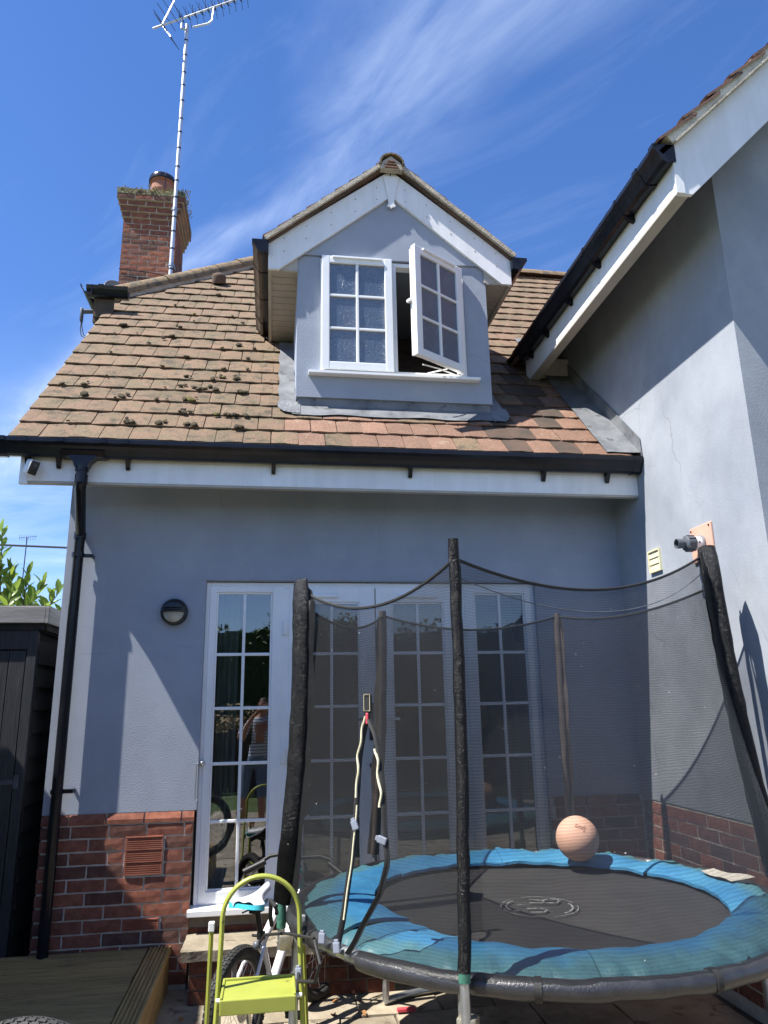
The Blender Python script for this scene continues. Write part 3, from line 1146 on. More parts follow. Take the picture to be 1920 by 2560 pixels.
def lay_roof():
    W = 0.1785
    single, rest = [], []
    for k, y in enumerate(YROWS):
        off = 0.0 if k % 2 == 0 else W / 2
        x0 = -1.648
        xl = x0 if y < 1.45 else x0 + (y - 1.45) * 0.75 - .05
        xr = 2.50 if y < 1.40 else min(y + 1.12, 4.35)
        j = 0
        while True:
            a = x0 + j * W - (off if j > 0 else 0)
            wd = W
            if j == 0 and off:
                wd = W - off
            j += 1
            if a > xr:
                break
            if a + wd < xl + .04:
                continue
            if a + wd > xr + .03:
                wd = max(xr - a, 0.0)
                if wd < .05:
                    continue
            cx = a + wd / 2
            # openings: the dormer body
            if y > 0.0 and 0.10 < cx < 1.62 and y < 1.8:
                continue
            if y > 1.0 and abs(cx - .862) < max(0, 0.93 - (y - 1.0) * 1.05):
                continue
            kind = 'tile'
            if y < -.1 and cx > 0.1 and (cx < 1.60 or cx > 1.98) and rng.random() < .78:
                kind = 'tile_orange'
            if cx > 2.12 and y < .3:
                kind = 'tile_orange'
            if 1.66 < cx < 2.15 and -.3 < y < .9:
                kind = 'tile_dark' if rng.random() < .75 else 'tile'
            if y < -.1 and 1.55 < cx < 2.02:
                kind = 'tile_dark' if rng.random() < .6 else 'tile_orange'
            me = rng.choice(TILES[kind])
            mw = tile_matrix(roof_pt(cx + rng.uniform(-.002, .002), y + rng.uniform(-.004, .004), -0.006), RU, RV, RN)
            if wd != W:
                mw = mw @ Matrix.Diagonal((wd / W, 1, 1, 1))
            # what the dormer or the wing roof hides from the garden goes last
            s = (5.089 - .13) / (y + 5.089)
            hid = (y > .1 and .02 < cx * s < 1.75) or (cx > 2.1 and .8 < y < 1.6) or (y > 2.2 and cx * s > 2.05)
            (rest if hid else single).append((y, me, mw, kind))
    single.sort(key=lambda t: t[0])
    rest = single[300:] + rest
    for y, me, mw, kind in single[:300]:
        inst('roof_tile', me, roof, mw)
    mb = MB()
    for y, me, mw, kind in rest:
        bake(mb, me, mw)
    stuff(obj('far_roof_tiles', mb, M['tile'], roof, fix=False))
    return single


lay_roof()
# eaves under-course and undercloak at the verge
obj('eaves_course', MB().obox(roof_pt(.45, -.44, -.022), (2.05, 0, 0), RV * .07, RN * .006), M['tile_dark'], roof)
obj('undercloak', MB().obox(roof_pt(-1.60, .45, -.03), (.05, 0, 0), RV * 1.34, RN * .012), M['cement'], roof)


def half_pipe(a, b, r, up, seg=8, th=0.014):
    """a half round ridge tile from a to b"""
    a, b, up = V3(a), V3(b), V3(up).normalized()
    t = (b - a).normalized()
    sd = t.cross(up).normalized()
    mb = MB()
    rings = []
    for q, rad in ((a, r), (b, r * .97)):
        rings.append([q + sd * (rad * math.cos(math.pi * k / seg)) + up * (rad * math.sin(math.pi * k / seg)) for k in range(seg + 1)])
        rings.append([q + sd * ((rad - th) * math.cos(math.pi * k / seg)) + up * ((rad - th) * math.sin(math.pi * k / seg)) for k in range(seg + 1)])
    vs = [p for rg in rings for p in rg]
    n = seg + 1
    fs = []
    for k in range(seg):
        fs.append((k, k + 1, 2 * n + k + 1, 2 * n + k))
        fs.append((n + k + 1, n + k, 3 * n + k, 3 * n + k + 1))
        fs.append((k + 1, k, n + k, n + k + 1))
        fs.append((2 * n + k, 2 * n + k + 1, 3 * n + k + 1, 3 * n + k))
    for q in (0, seg):
        fs.append((q, n + q, 3 * n + q, 2 * n + q))
    return mb.add(vs, fs)


def ridge_run(a, b, r, up, parent, pitch=0.45, m='ridge'):
    a, b = V3(a), V3(b)
    n = max(1, round((b - a).length / pitch))
    for k in range(n):
        p, q = a.lerp(b, k / n), a.lerp(b, (k + 1) / n)
        d = (q - p)
        j = V3((rng.uniform(-.006, .006), rng.uniform(-.006, .006), rng.uniform(-.006, .006)))
        obj('ridge_tile', half_pipe(p + j, q - d * .012 + j, r * rng.uniform(.97, 1.02), up), M[m], parent, 40)


# hip ridge of the half hip, then the main ridge
ridge_run((-1.72, 1.80, 5.47), (-0.04, 3.53, 7.19), 0.105, (-.35, -.5, 1), roof, .42)
ridge_run((-0.04, 3.53, 7.19), (4.4, 3.53, 7.19), 0.105, (0, 0, 1), roof, .45)
obj('hip_bedding', MB().tube([(-1.70, 1.76, 5.43), (-0.05, 3.47, 7.13)], .055, 6), M['cement'], roof)

# cowl vent in the roof
cv = MB().lathe([(.075, -.03), (.078, .05), (.06, .075), (.02, .088)], roof_pt(-.68, 2.44, .03), (0, -.5, .9), 16)
obj('vent_cowl', cv, M['tile_dark'], roof, 40)


def clump(r, seed, flat=.55):
    rr = random.Random(seed)
    bm = bmesh.new()
    bmesh.ops.create_icosphere(bm, subdivisions=2, radius=r)
    for v in bm.verts:
        n = mnoise.noise(v.co * (1.8 / r) + V3((seed * 3.1, 0, 0))) + .5 * mnoise.noise(v.co * (4.5 / r) + V3((0, seed * 2.7, 0)))
        v.co *= 1 + .36 * n
        v.co.z *= flat
    mb = MB()
    bm.verts.index_update()
    mb.add([v.co for v in bm.verts], [[v.index for v in f.verts] for f in bm.faces])
    bm.free()
    return mb


MOSS = [mesh_of(clump(1.0, s, .62), M['moss'], 'moss_clump', Z0, 60) for s in range(4)]
MOSSG = [mesh_of(clump(1.0, 9, .6), M['moss_green'], 'moss_clump', Z0, 60)]
spots = []
for y in YROWS[1:20]:
    for _ in range(3):
        spots.append((rng.uniform(-1.55, 0.0), y))
big = [(-1.395, .115), (-1.35, -.02), (-1.10, -.02), (-.72, .15), (-.58, .12), (-.46, .12), (-.70, .30), (-.42, .31), (-.30, -.21), (-.42, -.21), (-.55, -.35), (-1.0, .95), (-.9, 1.2), (-.35, .9), (-.32, .3), (-.64, -.2), (-.25, -.35), (-.5, .28), (-.62, -.03), (-.95, -.34), (-.78, -.34), (-.26, .1)]
sat = []
for (x, y) in big:
    for _ in range(rng.choice((1, 2, 3))):
        sat.append((x + rng.uniform(-.045, .045), y + rng.uniform(-.01, .03)))
spots = sat + spots
for i, (x, y) in enumerate(big + spots):
    if i >= len(big):
        y += rng.uniform(-.012, .02)
        if x < -1.62 + max(0, y - 1.4):
            continue
        s = rng.uniform(.008, .02) * (1 if rng.random() < .8 else 1.4)
    else:
        s = rng.uniform(.017, .027)
    me = MOSSG[0] if rng.random() < .08 else rng.choice(MOSS)
    mw = frame3(roof_pt(x, y, .012), RU, RV, RN) @ Matrix.Rotation(rng.uniform(0, 6), 4, 'Z') @ Matrix.Diagonal((s * rng.uniform(1.0, 1.7), s * rng.uniform(.7, 1.1), s * rng.uniform(.6, .9), 1))
    inst('moss_clump', me, roof, mw)

# ---------------- eaves
fb = MB().box(-1.586, XW1 - .002, -0.40, -0.378, 2.905, 3.15)
fascia = obj('fascia', fb, M['fascia'], house)
obj('fascia_lip', MB().box(-1.55, XW1 - .004, -0.397, -0.355, 2.890, 2.905), M['fascia_lip'], fascia)
obj('box_end', MB().box(-1.592, -1.540, -0.404, -0.372, 2.884, 3.15), M['fascia'], fascia)
obj('soffit', MB().box(-1.572, XW1 - .004, -0.378, 0.0, 3.13, 3.145), M['soffit'], house)
bargeL = MB().obox(roof_pt(-1.578, .72, -.15), (.012, 0, 0), RV * 1.02, RN * .10)
obj('verge_board', bargeL, M['fascia'], house)

GP = [(-.404, 3.150), (-.404, 3.055), (-.455, 3.046), (-.480, 3.056), (-.492, 3.085), (-.506, 3.108), (-.522, 3.125), (-.522, 3.150), (-.516, 3.156), (-.511, 3.150)]
GIN = [(-.511, 3.128), (-.498, 3.112), (-.484, 3.088), (-.472, 3.062), (-.455, 3.053), (-.410, 3.062), (-.410, 3.150)]


def scaled(p, k, c=(-.46, 3.10)):
    return [(c[0] + (a - c[0]) * k, c[1] + (b - c[1]) * k) for a, b in p]


gutter = obj('gutter', MB().prism([(-1.745, a, b) for a, b in GP + GIN], (XW1 + .005 + 1.745, 0, 0)), M['black_plastic'], house)
for x, wd in ((-1.36, .026), (-1.545, .026), (-.94, .026), (-.02, .026), (.893, .026), (1.833, .026), (2.30, .026)):
    obj('gutter_bracket', MB().prism([(x - wd / 2, a, b) for a, b in scaled(GP[:-2], 1.06)], (wd, 0, 0))
        .prism([(x - wd / 2, -.402, 3.055), (x - wd / 2, -.402, 2.99), (x - wd / 2, -.412, 2.985), (x - wd / 2, -.425, 3.0), (x - wd / 2, -.455, 3.05)], (wd, 0, 0)), M['black_plastic'], gutter)
for x, wd in ((-1.70, .075), (-1.33, .03), (-1.075, .03), (2.50, .06)):
    obj('gutter_union', MB().prism([(x - wd / 2, a, b) for a, b in scaled(GP[:-2], 1.09)], (wd, 0, 0)), M['black_plastic'], gutter)
obj('stop_end', MB().prism([(-1.752, a, b) for a, b in scaled(GP[:-2], 1.08)], (.03, 0, 0)), M['black_plastic'], gutter)
# outlet piece under the gutter
ou = MB()
ou.prism([(-1.335, -.515, 3.075), (-1.335, -.405, 3.075), (-1.335, -.405, 3.045), (-1.335, -.49, 3.045)], (.26, 0, 0))
ou.prism([(-1.29, -.498, 3.05), (-1.11, -.498, 3.05), (-1.155, -.498, 3.01), (-1.168, -.498, 2.975), (-1.245, -.498, 2.975), (-1.258, -.498, 3.01)], (0, .07, 0))
ou.lathe([(.041, 0), (.041, .05)], (-1.206, -.46, 2.955), (0, 0, 1), 20)
obj('gutter_outlet', ou, M['black_plastic'], gutter, 35)

# ---------------- downpipe
pp = [(-1.206, -.46, 2.99), (-1.206, -.46, 2.88), (-1.207, -.455, 2.862), (-1.212, -.435, 2.845), (-1.272, -.115, 2.665), (-1.280, -.082, 2.645), (-1.283, -.068, 2.62), (-1.285, -.068, GZ)]
pipe = obj('downpipe', MB().tube(pp, .033, 20), M['black_plastic'], house, 35)
for z, y, x, h in ((2.905, -.46, -1.206, .055), (2.63, -.068, -1.283, .045), (2.50, -.068, -1.285, .03), (1.03, -.068, -1.285, .026)):
    obj('pipe_collar', MB().lathe([(.034, -h / 2), (.039, -h / 2), (.039, h / 2), (.034, h / 2)], (x, y, z), (0, 0, 1), 20), M['black_plastic'], pipe, 35)
for z in (2.497, 1.03):
    mb = MB().box(-1.25, -1.195, -.062, -.054, z - .012, z + .012)
    mb.box(-1.205, -1.195, -.054, 0, z - .012, z + .012)
    mb.lathe([(.007, 0), (.007, .006)], (-1.21, -.061, z), (0, -1, 0), 8)
    obj('pipe_clip', mb, M['black_plastic'], pipe)

# ---------------- glazed doors


def rect_frame(mb, x0, x1, z0, z1, t, y0, y1, bt=None, bb=None, bev=.006):
    bt = bt or t
    bb = bb or t
    mb.bbox(x0, x0 + t, y0, y1, z0, z1, bev)
    mb.bbox(x1 - t, x1, y0, y1, z0, z1, bev)
    mb.bbox(x0 + t - .006, x1 - t + .006, y0 + .0015, y1, z1 - bt, z1 - .0015, bev)
    mb.bbox(x0 + t - .006, x1 - t + .006, y0 + .0015, y1, z0 + .0015, z0 + bb, bev)


door = part('glazed_doors', house)
fr = MB()
fr.bbox(DX0, DX0 + .03, 0.035, 0.10, DZ0, DZ1 - .004, .004)
fr.bbox(DX1 - .03, DX1, 0.035, 0.10, DZ0, DZ1 - .004, .004)
fr.bbox(DX0 + .03, DX1 - .03, 0.035, 0.10, DZ1 - .045, DZ1 - .005, .004)
fr.bbox(DX0 + .03, DX1 - .03, 0.035, 0.10, DZ0 + .0015, DZ0 + .03, .004)
for x in (.085, 1.322):
    fr.bbox(x - .028, x + .028, 0.033, 0.10, DZ0, DZ1 - .045, .004)
obj('door_frame', fr, M['upvc'], door)
ZB = [0.408, 0.808, 1.157, 1.503, 1.853, 2.27]


def glazed_panel(name, gx0, gx1, x0, x1, top, y0=0.028, handle=None):
    mb = MB()
    z0 = DZ0 + .012
    zt = DZ1 - .03
    mb.bbox(x0, gx0, y0, .09, z0, zt, .006)
    mb.bbox(gx1, x1, y0, .09, z0, zt, .006)
    mb.bbox(gx0 - .004, gx1 + .004, y0 + .002, .09, top, zt - .002, .006)
    mb.bbox(gx0 - .004, gx1 + .004, y0 + .002, .09, z0 + .002, ZB[0], .006)
    # glazing bead
    b = .012
    mb.bbox(gx0, gx0 + b, y0 + .010, .05, ZB[0], top, .003)
    mb.bbox(gx1 - b, gx1, y0 + .010, .05, ZB[0], top, .003)
    mb.bbox(gx0 + b, gx1 - b, y0 + .0115, .05, top - b, top, .003)
    mb.bbox(gx0 + b, gx1 - b, y0 + .0115, .05, ZB[0], ZB[0] + b, .003)
    o = obj(name, mb, M['upvc'], door)
    xm = (gx0 + gx1) / 2
    zs = ZB[:-1] + [top]
    bars = MB()
    bars.bbox(xm - .010, xm + .010, y0 + .012, .055, ZB[0] + b, top - b, .004)
    for z in zs[1:-1]:
        bars.bbox(gx0 + b, gx1 - b, y0 + .0135, .054, z - .010, z + .010, .004)
    obj('glazing_bars', bars, M['upvc'], door)
    for i in range(5):
        for a, c in ((gx0 + .004, xm - .004), (xm + .004, gx1 - .004)):
            t = rng.uniform(-.0012, .0012)
            t2 = rng.uniform(-.0012, .0012)
            mb = MB().add([(a, .050 + t, zs[i] + .004), (c, .050, zs[i] + .004), (c, .050 + t2, zs[i + 1] - .004), (a, .050 + t, zs[i + 1] - .004)], [(0, 1, 2, 3)])
            obj('pane', mb, M['glass'], door, fix=False)
    return o


glazed_panel('side_panel', -.385, -.010, DX0 + .025, .062, 2.270)
glazed_panel('door_leaf', .205, .592, .108, .700, 2.205)
glazed_panel('door_leaf', .817, 1.190, .706, 1.298, 2.205)
glazed_panel('side_panel', 1.416, 1.790, 1.346, DX1 - .025, 2.270)
for x in (.30, 1.0):
    obj('trickle_vent', MB().bbox(x - .13, x + .14, .012, .03, 2.235, 2.262, .004), M['upvc'], door)
for x in (.080, 1.327):
    for z in (2.03, 1.20, .60):
        obj('hinge', MB().lathe([(.011, -.05), (.011, .05)], (x, .018, z), (0, 0, 1), 10).bbox(x - .02, x + .02, .02, .034, z - .045, z + .045, .003), M['upvc'], door, 35)
for x, s in ((.665, -1), (.742, 1)):
    obj('door_handle', MB().bbox(x - .014, x + .014, .012, .03, 1.28, 1.52, .004).tube([(x, .012, 1.42), (x, -.022, 1.42), (x + s * .11, -.024, 1.415)], .009, 8), M['white_cap'] if s > 0 else M['dark_metal'], door, 35)
obj('lock_barrel', MB().lathe([(.016, 0), (.016, .012), (.008, .016)], (.665, .028, 1.12), (0, -1, 0), 14), M['dark_metal'], door, 35)
lk = MB().lathe([(.017, 0), (.017, .02), (.010, .028)], (-.435, .03, 1.165), (0, -1, 0), 14)
lk.tube([(-.448, .01, 1.165), (-.468, -.012, 1.16), (-.470, -.014, .96), (-.462, -.016, .945), (-.452, -.016, .952)], .0045, 6)
obj('cabin_hook', lk, M['steel'], door, 35)
obj('threshold', MB().prism([(-.483, .06, .285), (-.483, -.045, .285), (-.483, -.052, .290), (-.483, -.052, .318), (-.483, .03, .331), (-.483, .06, .331)], (1.868 + .483 + .012, 0, 0)), M['upvc'], door)

# ---------------- room behind the doors
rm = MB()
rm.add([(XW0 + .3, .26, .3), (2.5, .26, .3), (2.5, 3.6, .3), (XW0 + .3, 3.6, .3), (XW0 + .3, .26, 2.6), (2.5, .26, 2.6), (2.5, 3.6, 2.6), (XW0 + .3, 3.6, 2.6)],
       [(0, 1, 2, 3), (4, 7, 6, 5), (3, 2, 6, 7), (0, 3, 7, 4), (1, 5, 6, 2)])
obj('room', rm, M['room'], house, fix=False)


def curtain(x0, x1, y, waves):
    mb = MB()
    mb.grid(lambda u, v: (x0 + (x1 - x0) * u, y + .035 * math.sin(u * waves * 6.283) + .01 * math.sin(v * 3 + u * 9), .34 + 2.0 * v), 40, 6)
    obj('curtain', mb, M['curtain'], house, 60, fix=False)


curtain(-.42, -.235, .20, 2.5)
curtain(1.66, 1.86, .20, 2.5)

# ---------------- dormer
dormer = part('dormer', house)
XD0, XD1, YD = .129, 1.606, -.08
d = MB()
d.box(XD0, .297, YD, .1, 3.69, 4.856)
d.box(1.425, XD1, YD, .1, 3.69, 4.856)
d.box(.297, 1.425, YD, .1, 3.69, 3.872)
obj('dormer_wall', d, M['render'], dormer)
gz = MB().prism([(XD0 + .02, YD - .014, 4.860), (XD1 - .02, YD - .014, 4.860), (XD1 - .02, YD - .014, 4.93), (.857, YD - .014, 5.57), (XD0 + .02, YD - .014, 4.93)], (0, .11, 0))
obj('gable_panel', gz, M['render'], dormer)
for x in (XD0, XD1 - .02):
    obj('dormer_cheek', MB().prism([(x, .10, 3.69), (x, 1.2, 4.80), (x, 1.25, 4.86), (x, .10, 4.86)], (.02, 0, 0)), M['render'], dormer)
# window frame
f_ = MB()
WX0, WX1, WZ0, WZ1 = .297, 1.425, 3.895, 4.822
f_.bbox(WX0, WX0 + .032, YD + .005, .0, WZ0, WZ1 + .03, .004)
f_.bbox(WX1 - .032, WX1, YD + .005, .0, WZ0, WZ1 + .03, .004)
f_.bbox(WX0 + .032, WX1 - .032, YD + .0065, .0, WZ1 - .004, WZ1 + .029, .004)
f_.bbox(WX0 + .032, WX1 - .032, YD + .0065, .0, WZ0, WZ0 + .032, .004)
f_.bbox(.855, .890, YD + .0055, .0, WZ0 + .032, WZ1 - .004, .004)
obj('window_frame', f_, M['upvc'], dormer)
obj('window_sill', MB().prism([(.217, .0, 3.862), (.217, -.135, 3.858), (.217, -.140, 3.862), (.217, -.140, 3.880), (.217, -.10, 3.892), (.217, .0, 3.894)], (1.290, 0, 0)), M['upvc'], dormer)


def sash(hx, hy, ux, uy, wd, z0, z1, lead):
    """a casement leaf; (ux, uy) runs from the hinge side across the leaf"""
    u = V3((ux, uy, 0)).normalized()
    n = V3((u.y, -u.x, 0))
    if n.y > 0:
        n = -n
    o = V3((hx, hy, 0))
    up = V3((0, 0, 1))
    t = .062
    th = .022

    def bar(mb, a, b, c, e, depth, off, bev=.006):
        cc = o + u * ((a + b) / 2) + up * ((c + e) / 2) + n * off
        mb.obox(cc, u * ((b - a) / 2), n * depth, up * ((e - c) / 2), 0, bev)
    mb = MB()
    bar(mb, 0, t, z0, z1, th, 0)
    bar(mb, wd - t, wd, z0, z1, th, 0)
    bar(mb, t - .006, wd - t + .006, z1 - t, z1 - .0015, th - .0015, 0)
    bar(mb, t - .006, wd - t + .006, z0 + .0015, z0 + t, th - .0015, 0)
    # inner step of the leaf, seen on its free edge
    bar(mb, .008, wd - .012, z0 + .012, z1 - .012, .012, -.034, .003) if False else None
    leaf = obj('casement', mb, M['upvc'], dormer)
    e = MB()
    bar(e, wd - .030, wd - .010, z0 + .012, z1 - .012, .014, -.034, .003)
    bar(e, .010, .030, z0 + .012, z1 - .012, .014, -.034, .003)
    obj('casement_rebate', e, M['upvc'], dormer)
    br = MB()
    xm = wd / 2
    bar(br, xm - .011, xm + .011, z0 + t, z1 - t, .012, .006, .004)
    zz = [z0 + t + (z1 - z0 - 2 * t) * q / 3 for q in range(4)]
    for z in zz[1:3]:
        bar(br, t - .002, wd - t + .002, z - .010, z + .010, .011, .006, .004)
    obj('glazing_bars', br, M['upvc'], dormer)
    for q in range(3):
        for a, b in ((t - .002, xm - .002), (xm + .002, wd - t + .002)):
            p = MB()
            bar(p, a, b, zz[q] + .002, zz[q + 1] - .002, .004, 0, 0)
            obj('pane', p, M['frosted'], dormer)
    tv = MB()
    bar(tv, t + .02, wd - t - .02, z1 - .026, z1 - .008, .010, .026, .004)
    obj('trickle_vent', tv, M['upvc'], dormer)
    return o, u, n


sash(WX0 + .012, YD - .022, 1, 0, .545, 3.902, 4.850, True)
th_ = R(33)
so, su, sn = sash(1.392, YD - .026, -math.cos(th_), -math.sin(th_), .51, 3.915, 4.812, False)
obj('stay_arm', MB().tube([(1.33, -.06, 3.93), (1.18, -.16, 3.925), (1.05, -.215, 3.925)], .006, 6).tube([(1.12, -.06, 3.932), (1.25, -.15, 3.93)], .006, 6), M['white_cap'], dormer)
obj('window_catch', MB().obox(so + su * .518 + V3((0, 0, 4.36)) - sn * .04, su * .012, sn * .02, (0, 0, .012), 0, .003), M['white_cap'], dormer)
rb = MB()
rb.add([(.2, .05, 3.72), (1.54, .05, 3.72), (1.54, 1.9, 3.72), (.2, 1.9, 3.72), (.2, .05, 4.95), (1.54, .05, 4.95), (1.54, 1.9, 4.95), (.2, 1.9, 4.95)],
       [(0, 1, 2, 3), (4, 7, 6, 5), (3, 2, 6, 7), (0, 3, 7, 4), (1, 5, 6, 2)])
obj('dormer_room', rb, M['room_blue'], dormer, fix=False)

# barge boards
XC = .858
BY = -.118


def barge(side):
    s = side
    P = [(-.953, 4.925), (-.951, 4.702), (-.872, 4.702), (-.004, 5.420), (-.004, 5.660)]
    return MB().prism([(XC + s * a * -1 if s > 0 else XC + a, BY, b) for a, b in P], (0, .022, 0))


obj('bargeboard', barge(-1), M['fascia'], dormer)
obj('bargeboard', barge(1), M['fascia'], dormer)
caps = MB()
for s_ in (-1, 1):
    for f in (.12, .30, .5, .7, .88):
        for dz in (.05, .16):
            caps.lathe([(.006, 0), (.0045, .003)], (XC + s_ * .95 * (1 - f), BY, 4.702 + .075 + dz - .05 + .69 * f), (0, -1, 0), 8)
stuff(obj('fixing_caps', caps, M['soffit'], dormer))
fin = [(-.062, 5.60), (.062, 5.60), (.030, 5.42), (.022, 5.345), (.034, 5.335), (.030, 5.322), (.012, 5.318), (0, 5.305), (-.012, 5.318), (-.030, 5.322), (-.034, 5.335), (-.022, 5.345), (-.030, 5.42)]
obj('finial_board', MB().prism([(XC + a, BY - .014, b) for a, b in fin], (0, .0125, 0)), M['fascia'], dormer)
for s in (-1, 1):
    xa, xb = XC + s * .951, XC + s * .726
    yE = 1.03
    sof = part('soffit', dormer) if False else None
    nb = 12
    x0, x1 = min(xa, xb), max(xa, xb)
    for k in range(nb):
        y0 = BY + .024 + (yE - BY) * k / nb
        y1 = BY + .024 + (yE - BY) * (k + 1) / nb - .006
        obj('soffit_board', MB().box(x0 + .025, x1 + .0, y0, y1, 4.706, 4.716), M['soffit'], dormer)
    xm_, xn_ = min(xa, XC + s * .729), max(xa, XC + s * .729)
    obj('box_closer', MB().box(xm_ + .004, xn_ - .001, BY + .0235, BY + .036, 4.717, 4.93), M['fascia_lip'], dormer)
    xo = xa
    obj('eaves_board', MB().box(min(xo, xo - s * .025), max(xo, xo - s * .025), BY + .023, 1.22, 4.694, 4.93), M['fascia_lip'] if s < 0 else M['fascia_lip'], dormer)
    # gutter along the dormer eaves
    def gx(a):
        return xa + s * (a)
    prof = [(.004, 4.915), (.004, 4.822), (.055, 4.812), (.078, 4.822), (.090, 4.85), (.104, 4.872), (.120, 4.890), (.120, 4.915), (.112, 4.915), (.112, 4.893), (.084, 4.855), (.072, 4.83), (.055, 4.82), (.012, 4.83), (.012, 4.915)]
    g = obj('dormer_gutter', MB().prism([(gx(a), -.15, b) for a, b in prof], (0, 1.33, 0)), M['brown_plastic'], dormer)
    obj('dormer_gutter_end', MB().prism([(xa + s * (.06 + (a - .06) * 1.07), -.165, 4.87 + (b - 4.87) * 1.07) for a, b in prof[:8]], (0, .05, 0)), M['black_plastic'], dormer)
    for yb in (.12, .52, .92):
        obj('gutter_bracket', MB().prism([(xa + s * (.06 + (a - .06) * 1.06), yb, 4.87 + (b - 4.87) * 1.06) for a, b in prof[:8]], (0, .025, 0)), M['black_plastic'], dormer)

# dormer roof: slabs, tiles, ridge
SL = math.atan2(5.735 - 4.93, .975)
for s in (-1, 1):
    v = V3((-s * math.cos(SL), 0, math.sin(SL)))
    n = V3((s * math.sin(SL), 0, math.cos(SL)))
    u = V3((0, 1, 0)) if s > 0 else V3((0, -1, 0))
    e = V3((XC + s * .985, 0, 4.938))
    L_ = .985 / math.cos(SL)
    tb = MB()
    z_at = lambda t: (e + v * t).z
    sl = [(e + v * 0 + V3((0, -.15, 0))), (e + v * L_ + V3((0, -.15, 0))), (e + v * L_ + V3((0, z_at(L_) - 3.675, 0))), (e + V3((0, z_at(0) - 3.675, 0)))]
    tb.prism([q - n * .02 for q in sl], tuple(-n * .02))
    obj('dormer_slope', tb, M['tile_dark'], dormer)
    und = MB()
    for k in range(5):
        t0, t1 = L_ * k / 5 + .004, L_ * (k + 1) / 5 - .004
        c = e + v * ((t0 + t1) / 2) + n * (-.012 + rng.uniform(-.003, .003)) + V3((0, -.120, 0))
        und.obox(c, v * ((t1 - t0) / 2 + .003), (0, .056, 0), n * .016)
    obj('verge_cement', und, M['cement'], dormer)
    nr = 9
    mbs = MB()
    for k in range(nr):
        t = L_ * k / nr
        ylim = z_at(t) - 3.675
        y = -.168
        j = 0
        while y < ylim:
            wd = .1785 if not (j == 0 and k % 2) else .09
            mw = tile_matrix(e + v * t + n * .012 + V3((0, y + wd / 2, 0)), u, v, n, R(5)) @ Matrix.Diagonal((wd / .1785, min(1, (L_ - t) / .33 + .12), 1.25, 1))
            if j == 0:
                inst('roof_tile', rng.choice(TILES['tile_brown']), dormer, mw)
            else:
                bake(mbs, rng.choice(TILES['tile_brown']), mw)
            y += wd
            j += 1
    stuff(obj('dormer_tiles', mbs, M['tile'], dormer, fix=False))
ridge_run((XC, -.20, 5.662), (XC, 1.98, 5.662), .104, (0, 0, 1), dormer, .45)
obj('ridge_bedding', MB().prism([(XC - .09, -.185, 5.625), (XC + .09, -.185, 5.625), (XC + .07, -.185, 5.69), (XC, -.185, 5.742), (XC - .07, -.185, 5.69)], (0, .05, 0)), M['cement'], dormer)
for k in range(3):
    obj('bedding_slip', MB().box(XC - .055 + .012 * k, XC + .05 - .01 * k, -.20, -.18, 5.632 + k * .026, 5.643 + k * .026), M['tile_brown'], dormer)
sp = MB()
for k in range(7):
    y = -.1 + .09 * k
    for a in (-.06, .055, .0):
        sp.tube([(XC, y, 5.76), (XC + a * 1.3 + rng.uniform(-.01, .01), y - .03, 5.88 + rng.uniform(-.02, .02))], .0011, 4)
stuff(obj('bird_spikes', sp, M['steel'], dormer))

# lead work round the dormer
ld = MB()
ld.grid(lambda u, v: (lambda x, y: roof_pt(x, y, .012 + .004 * mnoise.noise((x * 6, y * 6, 1)) ))(.10 + 1.58 * u, -.055 - (.115 + .008 * math.sin(u * 19)) * v), 40, 3)
ld.box(XD0 + .012, XD1 - .012, -.062, -.05, 3.60, 3.70)
obj('lead_apron', ld, M['lead'], dormer)
def corner_patch(x0, x1, ya, yb, rnd):
    lc = MB()
    lc.grid(lambda u, v: roof_pt(x0 + (x1 - x0) * u * (1 - .25 * rnd * max(0, v - .6) * 2.5), ya + (yb - ya) * v * (1 - .12 * u * u), .017 + .004 * mnoise.noise((u * 5, v * 5, x0))), 8, 5)
    obj('lead_corner', lc, M['lead'], dormer)


corner_patch(.16, .0, -.02, -.165, 1)
corner_patch(1.58, 1.73, -.0, -.175, 1)
for (xa, xb) in ((.005, .129), (1.606, 1.70)):
    lb = MB()
    lb.grid(lambda u, v: roof_pt(xa + (xb - xa) * u + .006 * math.sin(v * 25), -.05 + 1.02 * v, .014 + .01 * abs(math.sin(v * 11)) * .3), 3, 20)
    obj('lead_soaker', lb, M['lead'], dormer)

# half-hip eaves: short gutter wrapping the corner
hg = MB()
HP = [(.0, .0), (.0, -.085), (.05, -.095), (.075, -.085), (.085, -.06), (.105, -.035), (.115, 0.0), (.105, 0), (.09, -.04), (.07, -.075), (.012, -.075), (.012, 0)]
hg.prism([(-1.80, 1.50 - a, 5.375 + b) for a, b in HP], (.375, 0, 0))
hg.prism([(-1.74 - a, 1.385, 5.377 + b) for a, b in HP], (0, 3.6, 0))
hgo = obj('hip_gutter', hg, M['black_plastic'], house)
obj('gutter_union', MB().prism([(-1.69, 1.505 - a * 1.1, 5.382 + b * 1.1) for a, b in HP[:7]], (.05, 0, 0)), M['black_plastic'], hgo)
obj('hip_fascia', MB().box(-1.745, -1.72, 1.5, 5.4, 5.05, 5.36).box(-1.74, -1.56, 1.48, 1.5, 5.10, 5.31), M['tile_dark'], house)

